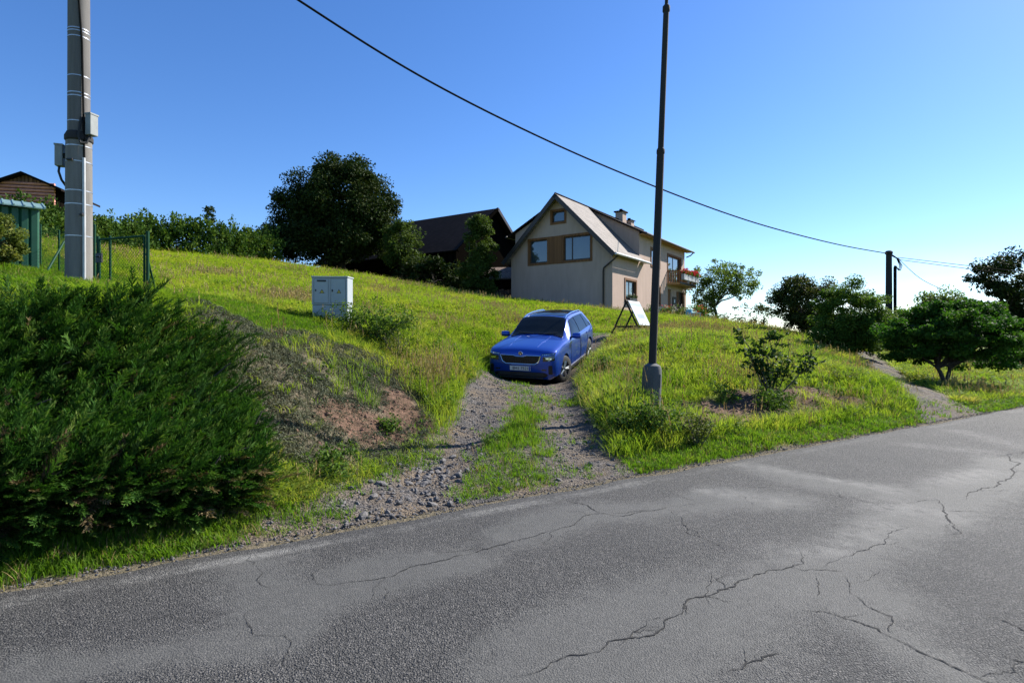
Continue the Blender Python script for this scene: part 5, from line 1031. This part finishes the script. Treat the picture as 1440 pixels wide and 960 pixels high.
fv = Vector((fd[0], fd[1], (fz_ - rz_) / 2.65)).normalized(); lv = Vector((lt[0], lt[1], ((hh[0] + hh[2]) - (hh[1] + hh[3])) / 2 / 1.54)).normalized(); uvw = (-fv).cross(-lv).normalized()
uvw = uvw if uvw.z > 0 else -uvw; lv = uvw.cross(fv).normalized()
# local axes: x backwards from the nose, y to the car's left mirrored to keep right handed, z up
ori = Vector(((FLw + FRw) / 2).tolist() + [fz_]) + fv * .87 + uvw * .022
Mx = Matrix(((-fv.x, -lv.x, uvw.x, ori.x), (-fv.y, -lv.y, uvw.y, ori.y), (-fv.z, -lv.z, uvw.z, ori.z), (0, 0, 0, 1)))
car = empty('parked_car', label='bright blue estate crossover parked nose down on the gravel drive', cat='car'); car.matrix_world = Mx
xs = np.unique(np.concatenate([np.linspace(0, .3, 10), np.linspace(.3, 4.24, 70), CX])); xs = np.concatenate([xs])
rows = []; 
for x in xs:
    s_ = section(x); rows.append([(x, -y, z) for y, z in s_] + [(x, y, z) for y, z in s_[-2:0:-1]])
nr = len(rows[0]); V = [p for r_ in rows for p in r_]; F = [(i * nr + k, i * nr + (k + 1) % nr, (i + 1) * nr + (k + 1) % nr, (i + 1) * nr + k) for i in range(len(rows) - 1) for k in range(nr)] + [tuple(range(nr))[::-1], tuple((len(rows) - 1) * nr + k for k in range(nr))]
body = MB().add(V, F).mesh('body'); cy_ = MB()
WX = (.87, 3.52); WR = .335
for wx_ in WX:
    for s in (-1, 1): cy_.lathe([(.385, s * .62), (.385, s * 1.0)], 32, (wx_, 0, WR + .01), 'Y')
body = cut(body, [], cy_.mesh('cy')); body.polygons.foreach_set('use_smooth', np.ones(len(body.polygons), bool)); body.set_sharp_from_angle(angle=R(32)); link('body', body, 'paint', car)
from mathutils.bvhtree import BVHTree
_bm = bmesh.new(); _bm.from_mesh(body); _bv = BVHTree.FromBMesh(_bm)
def nose(y, z):
    h = _bv.ray_cast(Vector((-1, y, z)), Vector((1, 0, 0)))[0]
    return h.x if h else .12
def on_top(x, f, off=.006):
    """point on hood / glass / roof; f = -1..1 across"""
    b, z, c = cs(x, 'top'), cs(x, 'tz'), cs(x, 'zc'); t = 1 - abs(f); return (x - off * .5, f * b, z + (c - z) * (1 - (1 - t) ** 2) + off)
def sheet(name, fn, n, m, mat, parent=car):
    V = [fn(i / n, j / m) for i in range(n + 1) for j in range(m + 1)]; F = [(i * (m + 1) + j, (i + 1) * (m + 1) + j, (i + 1) * (m + 1) + j + 1, i * (m + 1) + j + 1) for i in range(n) for j in range(m)]
    return MB().add(V, F).build(name, mat, parent, True)
sheet('windshield', lambda a, b: on_top(1.30 + a * .70, (b * 2 - 1) * .97, .012), 10, 12, 'carglass')
sheet('rear_window', lambda a, b: (lambda q: (q[0] + .015, q[1], q[2]))(on_top(3.90 + a * .17, (b * 2 - 1) * .9, .008)), 4, 8, 'carglass')
sheet('roof_panel', lambda a, b: on_top(2.12 + a * 1.15, (b * 2 - 1) * .8, .005), 8, 8, 'carglass')
def on_side(x, t, s, off=.010): b, z, c, d = cs(x, 'belt'), cs(x, 'bz'), cs(x, 'top'), cs(x, 'tz'); return (x, s * (b + (c - b) * t + .02 * math.sin(t * 3.14) + off), z + (d - z) * t + off * .3)
for s in (-1, 1):
    for (x0, x1, k0, k1) in ((1.50, 2.45, .48, 0), (2.50, 3.28, 0, 0), (3.33, 3.80, 0, -.22)):
        sheet('side_window', lambda a, b: on_side(x0 + a * (x1 - x0) + (k0 * b * (1 - a)) + k1 * b * a, .07 + b * .82, s), 8, 4, 'carglass')
    MB().tube([Vector(on_top(x, s * .93, 0)) + Vector((0, 0, .035 if 2.0 < x < 3.7 else .0)) for x in (1.95, 2.15, 2.6, 3.1, 3.55, 3.8)], .018, 8).build('roof_rail', 'chrome', car, True)
    m_ = MB().lathe([(.02, -.12), (.085, -.10), (.10, 0), (.085, .10), (.02, .12)], 12, (0, 0, 0), 'Y').build('mirror', 'paint', car, True); m_.location = (1.60, s * .99, 1.06); m_.scale = (.75, 1, .8)
    MB().tube([(0, -s * .05, -.02), (.04, -s * .17, -.07)], .03, 6).build('mount', 'black', m_)
    h_ = sheet('headlight', lambda a, b: (lambda y, z: (nose(s * y, z) - .006, s * y, z))(.565 + a * .27, .675 + .02 * a + b * (.11 + .02 * a)), 12, 4, 'lens')
    sheet('daylight_strip', lambda a, b: (lambda y, z: (nose(s * y, z) - .007, s * y, z))(.53 + a * .31, .812 + .022 * a + b * .042), 12, 3, 'lens', h_)
    for q in range(6): sheet('lamp_element', lambda a, b: (lambda y, z: (nose(s * y, z) - .012, s * y, z))(.545 + q * .047 + a * .034, .824 + .0035 * q + b * .016), 3, 1, 'chrome', h_)
    sheet('lamp_element', lambda a, b: (lambda y, z: (nose(s * y, z) - .011, s * y, z))(.63 + a * .14, .725 + b * .035), 5, 2, 'chrome', h_)
    sheet('fog_lamp', lambda a, b: (lambda y, z: (nose(s * y, z) - .009, s * y, z))(.53 + a * .12, .455 + b * .03), 4, 2, 'lens')
    for dx_ in (1.38, 2.44, 3.26): MB().tube([(dx_ + (.0 if dx_ > 1.5 else .03), s * (cs(dx_, k_) + o_), z_) for k_, o_, z_ in (('mid', .0005, .34), ('mid', .0015, .56), ('mid', -.001, .82), ('belt', .0015, .985))], .004, 4).build('door_seam', 'black', car)
    for hx_ in (2.28, 3.12): MB().box((hx_, min(s * .885, s * .905), .90), (hx_ + .17, max(s * .885, s * .905), .93)).build('door_handle', 'paint', car, False, .006)
    MB().box((1.25, min(s * .84, s * .885), .21), (3.12, max(s * .84, s * .885), .30)).build('sill', 'black', car, False, .02)
    MB().box((4.14, min(s * .56, s * .77), .80), (4.235, max(s * .56, s * .77), .95)).build('tail_light', 'terracotta', car, False, .02)
gp = [(-.51, .81), (-.17, .81), (-.09, .785), (.09, .785), (.17, .81), (.51, .81), (.46, .66), (.37, .60), (-.37, .60), (-.46, .66)]
def nose_x(y, z): return np.interp(abs(y), [0, .45, .60, .74, .82], [-.024, -.018, .0, .035, .09]) 
gr = MB().prism([(nose_x(y, z) - .002, y, z) for y, z in gp], (.05, 0, 0)).build('grille', 'black', car)
MB().tube([(nose_x(y, z) - .008, y, z) for y, z in gp + gp[:1]], .014, 6, False).build('chrome_surround', 'chrome', gr, True)
for i in range(15): y = -.42 + i * .06; MB().box((nose_x(y, 0) - .012, y - .006, .63), (nose_x(y, 0) + .01, y + .006, .785)).build('grille_bar', 'black', gr)
em = MB().lathe([(.052, -.012), (.058, 0), (.052, .010)], 24, (0, 0, 0), 'Y').build('emblem', 'chrome', car, True); em.location = (.012, 0, .845); em.rotation_euler = (0, R(-20), R(90))
MB().lathe([(.044, .010), (.044, .013)], 24, (0, 0, 0), 'Y').build('emblem_disc', 'black', em)
MB().prism([(-.028, .0135, -.02), (-.005, .0135, -.03), (.03, .0135, .0), (.02, .0135, .012), (.0, .0135, -.004), (-.015, .0135, .028)], (0, .003, 0)).build('emblem_arrow', 'chrome', em)
sheet('lower_intake', lambda a, b: (lambda y, z: (nose(y, z) - .008, y, z))((a * 2 - 1) * (.60 + .08 * math.sin(b * 3.14)), .285 + b * .12), 24, 4, 'black')
for z_ in (.315, .345, .375): sheet('intake_bar', lambda a, b: (lambda y, z: (nose(y, z) - .014, y, z))((a * 2 - 1) * .58, z_ + b * .008), 16, 1, 'sleeve')
sheet('skid_plate', lambda a, b: (lambda y, z: (nose(y, z) - .010, y, z))((a * 2 - 1) * .56, .245 + b * .035), 20, 2, 'alloy')
for s in (-1, 1): sheet('air_curtain', lambda a, b: (lambda y, z: (nose(s * y, z) - .008, s * y, z))(.70 + a * .09, .36 + b * .22), 4, 5, 'black')
pl = MB().box((-.055, -.26, .445), (-.018, .26, .555)).build('number_plate', 'plate', car, False, .003); MB().box((-.0565, -.258, .45), (-.0552, -.222, .55)).build('euro_band', 'euro', pl)
tm = text_mesh('plate_text', '8H1 7521', .105); to = link('plate_text', tm, 'black', pl, (-.0575, -.015, .50), (R(90), 0, R(-90))); to.scale = (.98, 1, 1)
MB().box((1.25, -.70, 1.05), (1.34, .70, 1.085)).build('cowl', 'black', car)
for s in (-1, 1): MB().tube([on_top(1.28, s * .1, .03), on_top(1.40, s * .75, .03)], .008, 5).build('wiper', 'black', car)
for s in (-.5, .5): MB().tube([on_top(x, s * (1 + (.1 if x > .7 else .0)), -.003) for x in np.linspace(.22, 1.2, 9)], .007, 6).build('hood_crease', 'paint', car, True)
ty = MB().lathe([(.20, -.10), (.30, -.105), (.325, -.09), (.335, -.06), (.335, .06), (.325, .09), (.30, .105), (.20, .10), (.20, -.10)], 36, (0, 0, 0), 'Y', True).mesh('wheel', True)
rmm = MB().lathe([(.205, -.08), (.215, -.10), (.205, -.09), (.19, .03), (.0, .03)], 30, (0, 0, 0), 'Y', True)
for i in range(5):
    a = i * 2 * math.pi / 5
    for o_ in (-.13, .13): rmm.tube([(math.cos(a) * .03, -.075, math.sin(a) * .03), (math.cos(a + o_) * .205, -.088, math.sin(a + o_) * .205)], [.028, .017], 6)
rmm = rmm.mesh('rim', True)
for wx_ in WX:
    for s in (-1, 1):
        w = link('wheel', ty, 'rubber', car, (wx_, s * .775, WR), (0, 0, (0 if s < 0 else math.pi) + (R(-16) if wx_ < 1 else 0))); link('rim', rmm, 'alloy', w)
MB().box((.55, -.66, .18), (3.9, .66, .45)).build('underbody', 'black', car)
for s in (-1, 1):
    for wx_ in WX: MB().lathe([(.384, s * .60), (.384, s * .80)], 28, (wx_, 0, WR + .01), 'Y', True).build('wheel_liner', 'black', car)

# ------------------------------------------------------------------ trees, hedge, shrubs
tx, ty_ = gxy(480, 42); tree('oak_tree', 'big dark round oak tree standing beside the barn', (tx, ty_, hz(tx, ty_)), [(-.1, 0, 5.3, 4.1, 4.2, 3.3, 165), (-2.4, 0, 4.5, 2.5, 2.6, 2.1, 50), (2.0, -.3, 3.8, 2.2, 2.6, 2.0, 55), (-.4, -1, 2.6, 4.4, 3.0, 1.5, 70), (-4.6, 0, 2.5, 1.6, 1.6, 1.4, 26), (.1, 0, 7.0, 2.5, 2.6, 1.5, 45)], 'oak', .19, 250, .42, 2.2, seed=3, clump=.95, nlimb=22, shell=.5, out=.06)
tx, ty_ = gxy(566, 40); tree('maple_tree', 'lighter green young maple between the big oak and the barn roof', (tx, ty_, hz(tx, ty_)), [(-.1, 0, 2.9, 1.25, 1.3, 1.8, 55)], 'leafA', .17, 170, .14, 1.4, seed=5, clump=.55, nlimb=10)
tx, ty_ = gxy(673, 36.5); tree('leafy_shrub', 'tall pointed leafy shrub growing against the barn gable', (tx, ty_, hz(tx, ty_)), [(0, 0, 1.6, 1.25, 1.0, 1.6, 60), (.1, 0, 3.4, .95, .85, 1.5, 40), (0, 0, 4.7, .5, .5, .8, 16)], 'leafA', .13, 190, .09, .8, 'shrub', seed=8, clump=.42, nlimb=8)
tx, ty_ = gxy(610, 39); tree('elder_shrub', 'dark shrub in the shade in front of the barn wall', (tx, ty_, hz(tx, ty_)), [(0, 0, 1.1, 2.6, 1.0, 1.2, 60)], 'oak', .2, 90, .06, .5, 'shrub', seed=9, clump=.5, nlimb=6)
tx, ty_ = gxy(1004, 46); tree('ash_tree', 'airy ash tree with bare leaning limbs right of the house', (tx, ty_, hz(tx, ty_)), [(.3, 0, 4.0, 1.9, 1.6, 1.6, 60), (2.0, 0, 3.6, 1.5, 1.4, 1.3, 42), (-.7, 0, 2.2, 1.0, 1.2, 1.9, 50)], 'ash', .16, 75, .16, 1.7, seed=12, clump=.5, nlimb=16, shell=.4, out=.12)
tx, ty_ = gxy(1130, 27); tree('cherry_tree', 'dark rounded cherry tree with ragged top on the meadow edge', (tx, ty_, hz(tx, ty_)), [(0, 0, 1.6, 1.45, 1.3, 1.1, 95), (-.5, 0, 2.3, .9, .9, .7, 26), (.5, 0, .9, 1.1, 1.0, .6, 40)], 'leafB', .10, 160, .09, .9, seed=14, clump=.34, nlimb=14, out=.14)
tx, ty_ = gxy(1062, 33); tree('hazel_bush', 'small thin bush between the ash and the cherry tree', (tx, ty_, hz(tx, ty_)), [(0, 0, .9, 1.0, .8, .7, 26)], 'leafB', .13, 40, .04, .4, 'bush', seed=15, clump=.3, nlimb=8, out=.2)
tx, ty_ = gxy(1195, 20.5); tree('hornbeam_bush', 'broad green bush in front of the distant pole', (tx, ty_, hz(tx, ty_)), [(0, 0, 1.5, 1.25, 1.0, 1.15, 140), (.3, 0, .75, 1.3, 1.0, .75, 80), (-.3, 0, .6, 1.0, .9, .5, 40)], 'bush', .08, 190, .06, .35, 'bush', seed=16, clump=.26, nlimb=14, stems=[(-.2, 0), (.2, 0), (0, .1)], out=.1)
tx, ty_ = gxy(1328, 16.5); tree('sumac_tree', 'low spreading feathery green tree on the grass slope beside the gravel track', (tx, ty_, hz(tx, ty_)), [(.1, 0, 1.6, 1.9, 1.5, .75, 130), (.4, 0, 2.05, 1.2, 1.0, .45, 50), (1.2, 0, 1.1, .9, 1.0, .7, 40), (-.95, 0, 1.15, .75, .9, .5, 40)], 'leafC', .085, 190, .07, .55, seed=17, clump=.28, nlimb=16, stems=[(-.2, 0), (.22, .05)], out=.07, flat=.5)
tx, ty_ = gxy(1305, 26); tree('field_maple', 'yellowish topped tree behind the spreading tree', (tx, ty_, hz(tx, ty_)), [(0, 0, 1.5, 2.1, 1.5, 1.5, 120), (.8, 0, 2.3, 1.2, 1.2, .9, 40), (-1.3, 0, .8, 1.2, 1.2, .8, 50)], 'ash', .12, 140, .1, .8, seed=18, clump=.42, nlimb=10)
tx, ty_ = gxy(1432, 27); tree('lime_tree', 'tall dark tree with layered crown beyond the spreading tree', (tx, ty_, hz(tx, ty_)), [(0, 0, 4.2, 2.0, 2.0, 1.1, 60), (1.2, 0, 3.0, 2.2, 2.0, 1.2, 60), (0, 0, 2.0, 1.4, 1.6, .8, 40), (1.5, 0, 1.0, 2.4, 1.6, 1.2, 90), (-.8, 0, .9, 1.6, 1.4, .9, 50), (1.5, 0, 2.4, 2.0, 1.8, 1.2, 60)], 'oak', .13, 180, .2, 1.6, seed=19, clump=.45, nlimb=18, out=.08)
tx, ty_ = gxy(1236, 29); r_ = np.random.default_rng(3); o = empty('bare_sapling', (tx, ty_, hz(tx, ty_)), 0, 'leafless twiggy sapling beside the distant pole', 'sapling'); mb = MB()
for i in range(16): bough(mb, r_, (0, 0, -.1 + .1 * i), (r_.normal() * .7, r_.normal() * .4, 1.6 + r_.random() * 2.0), .018, .004, 0, 5, 4)
mb.build('branch', 'twig', o)['kind'] = 'stuff'
tx, ty_ = gxy(295, 36); tree('sapling_tree', 'small dark sapling poking above the hedge', (tx, ty_, hz(tx, ty_)), [(0, 0, 2.6, .3, .3, .75, 16)], 'oak', .14, 40, .04, 1.5, 'sapling', seed=24, clump=.22, nlimb=6)
# hedge: row of thuja plumes as one clipped-free hedge
HD = [pt(-60, 338, 21.5), pt(0, 338, 23), pt(100, 345, 26.5), pt(205, 357, 31), pt(300, 365, 33), pt(385, 373, 37)]
hr = empty('hedge', (HD[3][0], HD[3][1], hz(HD[3][0], HD[3][1])), 0, 'long bushy green conifer hedge along the top of the meadow', 'hedge'); ho = np.array(hr.location); r_ = np.random.default_rng(6); C = []; mb = MB()
hp = np.array([(a, b) for a, b, _ in HD]); hs_ = np.concatenate([[0], np.cumsum(np.hypot(*np.diff(hp, axis=0).T))])
for s in np.arange(0, hs_[-1], .55):
    x, y = np.interp(s, hs_, hp[:, 0]), np.interp(s, hs_, hp[:, 1]); z = hz(x, y); H = (1.75 if s > 9 else 1.3) * r_.uniform(.85, 1.2)
    for k in range(64): t = r_.random() ** .8; wd_ = .55 * (1 - .45 * t) ; C.append((x + r_.normal() * wd_, y + r_.normal() * wd_ * .8, z + t * H))
    for k in range(3): q = H + r_.random() * .35; C += [(x + r_.normal() * .25, y + r_.normal() * .2, z + q)]
    mb.tube([(x - ho[0], y - ho[1], z - .2 - ho[2]), (x - ho[0], y - ho[1], z + H * .8 - ho[2])], [.05, .02], 5)
C = np.array(C) - ho; P = C; dirs = np.stack([r_.normal(size=len(C)) * .45, r_.normal(size=len(C)) * .45 - .15, r_.uniform(.3, 1.2, len(C))], -1)
crown_mesh('foliage', [clump_leaves(r_, C, np.full(len(C), .24), 18, .17, .3, 1.5, -1.1, .6)], 'hedge', hr); mb.build('trunk', 'bark', hr)
# conifer at the left edge
tx, ty_ = gxy(-14, 9.0); tree('conifer_shrub', 'yellow green young conifer in front of the green shed', (tx, ty_, hz(tx, ty_)), [(0, 0, .40, .42, .4, .42, 50), (-.1, 0, .75, .22, .22, .3, 20)], 'conifer', .05, 170, .03, .2, 'shrub', seed=31, clump=.13, nlimb=8, droop=-.6)
# bushes on the banks
def bushat(px, py_guess, d, name, label, size, mat, leaf, n, seed, **k): x, y = gxy(px, d); return shrub(name, label, (x, y, hz(x, y)), size, mat, leaf, n, seed, **k)
bushat(525, 0, 12.4, 'leafy_bush', 'green leafy bush growing beside the electricity cabinets', (1.0, .6, .85), 'bush', .055, 280, 41, nstem=20, per=16, clump=.14)
bushat(560, 0, 11.9, 'weed_clump', 'tall loose weeds above the red soil bank', (.5, .4, .62), 'conifer', .05, 70, 42, nstem=14, per=9, clump=.09)
bushat(912, 0, 7.9, 'leafy_bush', 'dense green bush at the foot of the lamp post sleeve', (.55, .36, .62), 'bush', .045, 260, 43, nstem=20, per=18, clump=.10)
bushat(978, 0, 7.75, 'weed_clump', 'tall yellow green weeds right of the lamp post bush', (.32, .26, .60), 'conifer', .04, 100, 44, nstem=14, per=10, clump=.06)
bushat(850, 0, 13.0, 'weed_clump', 'dark weeds beside the rear of the blue car', (.4, .4, .45), 'bush', .05, 80, 45, nstem=12, per=12, clump=.1)
bushat(445, 0, 5.75, 'weed_clump', 'bright green weeds between juniper and gravel', (.34, .26, .20), 'bush', .05, 70, 46, nstem=14, per=10, clump=.07)
bushat(1095, 0, 9.9, 'weed_clump', 'dark green undergrowth at the foot of the sapling', (.42, .34, .42), 'bush', .05, 90, 47, nstem=12, per=14, clump=.10)
bushat(700, 0, 7.6, 'weed_clump', 'green weeds in the grass strip between the wheel tracks', (.25, .2, .16), 'bush', .04, 50, 48, nstem=12, per=10, clump=.06)
for i, (px, d, lab, sz_, mt_) in enumerate(((868, 8.6, 'yellow green weeds along the drive edge left of the lamp sleeve', (.30, .3, .40), 'conifer'), (885, 11.2, 'loose weeds on the slope behind the lamp post', (.4, .4, .36), 'bush'), (632, 11.4, 'tall dry looking weeds beside the left wheel track', (.34, .34, .42), 'conifer'), (1020, 10.2, 'low weeds on the slope between lamp post and sapling', (.34, .3, .26), 'bush'), (470, 6.3, 'broad leaved weeds at the toe of the red soil bank', (.3, .26, .2), 'bush'), (545, 7.9, 'small green weed on the red soil at the drive edge', (.16, .16, .16), 'bush'), (1180, 12.5, 'tufted weeds on the bank above the gravel track', (.5, .4, .3), 'conifer'))):
    bushat(px, 0, d, 'weed_clump', lab, sz_, mt_, .045, 60, 70 + i, nstem=12, per=10, clump=.07)
# maple sapling on the bank with large leaves
sxp, syp = gxy(1085, 10.6); sz_ = hz(sxp, syp); sap = empty('maple_sapling', (sxp, syp, sz_), 0, 'dark large leaved maple sapling with several stems on the bank', 'sapling'); r_ = np.random.default_rng(51); mb = MB(); C = []
for ex, eyy, ez, nn in ((-.55, 0, 1.18, 26), (-.12, .05, .95, 20), (.12, .1, 1.2, 28), (.72, -.1, .85, 28), (.35, .1, .75, 20), (-.3, -.1, .7, 18), (.0, .1, .7, 18), (.3, -.05, 1.0, 18), (-.4, .1, .95, 16)):
    P = bough(mb, r_, (ex * .05, 0, -.1), (ex, eyy, ez), .016, .004, .12 if ex > .5 else .02, 8, 6)
    for q in range(nn): t = r_.uniform(.35, 1); j = min(int(t * 8), 7); C.append(np.array(P[j].lerp(P[j + 1], r_.random())) + r_.normal(size=3) * .085)
crown_mesh('foliage', [clump_leaves(r_, np.array(C), np.full(len(C), .09), 8, .085, 1.2, .6, .2, .4)], 'sapling', sap); mb.build('stem', 'twig', sap)
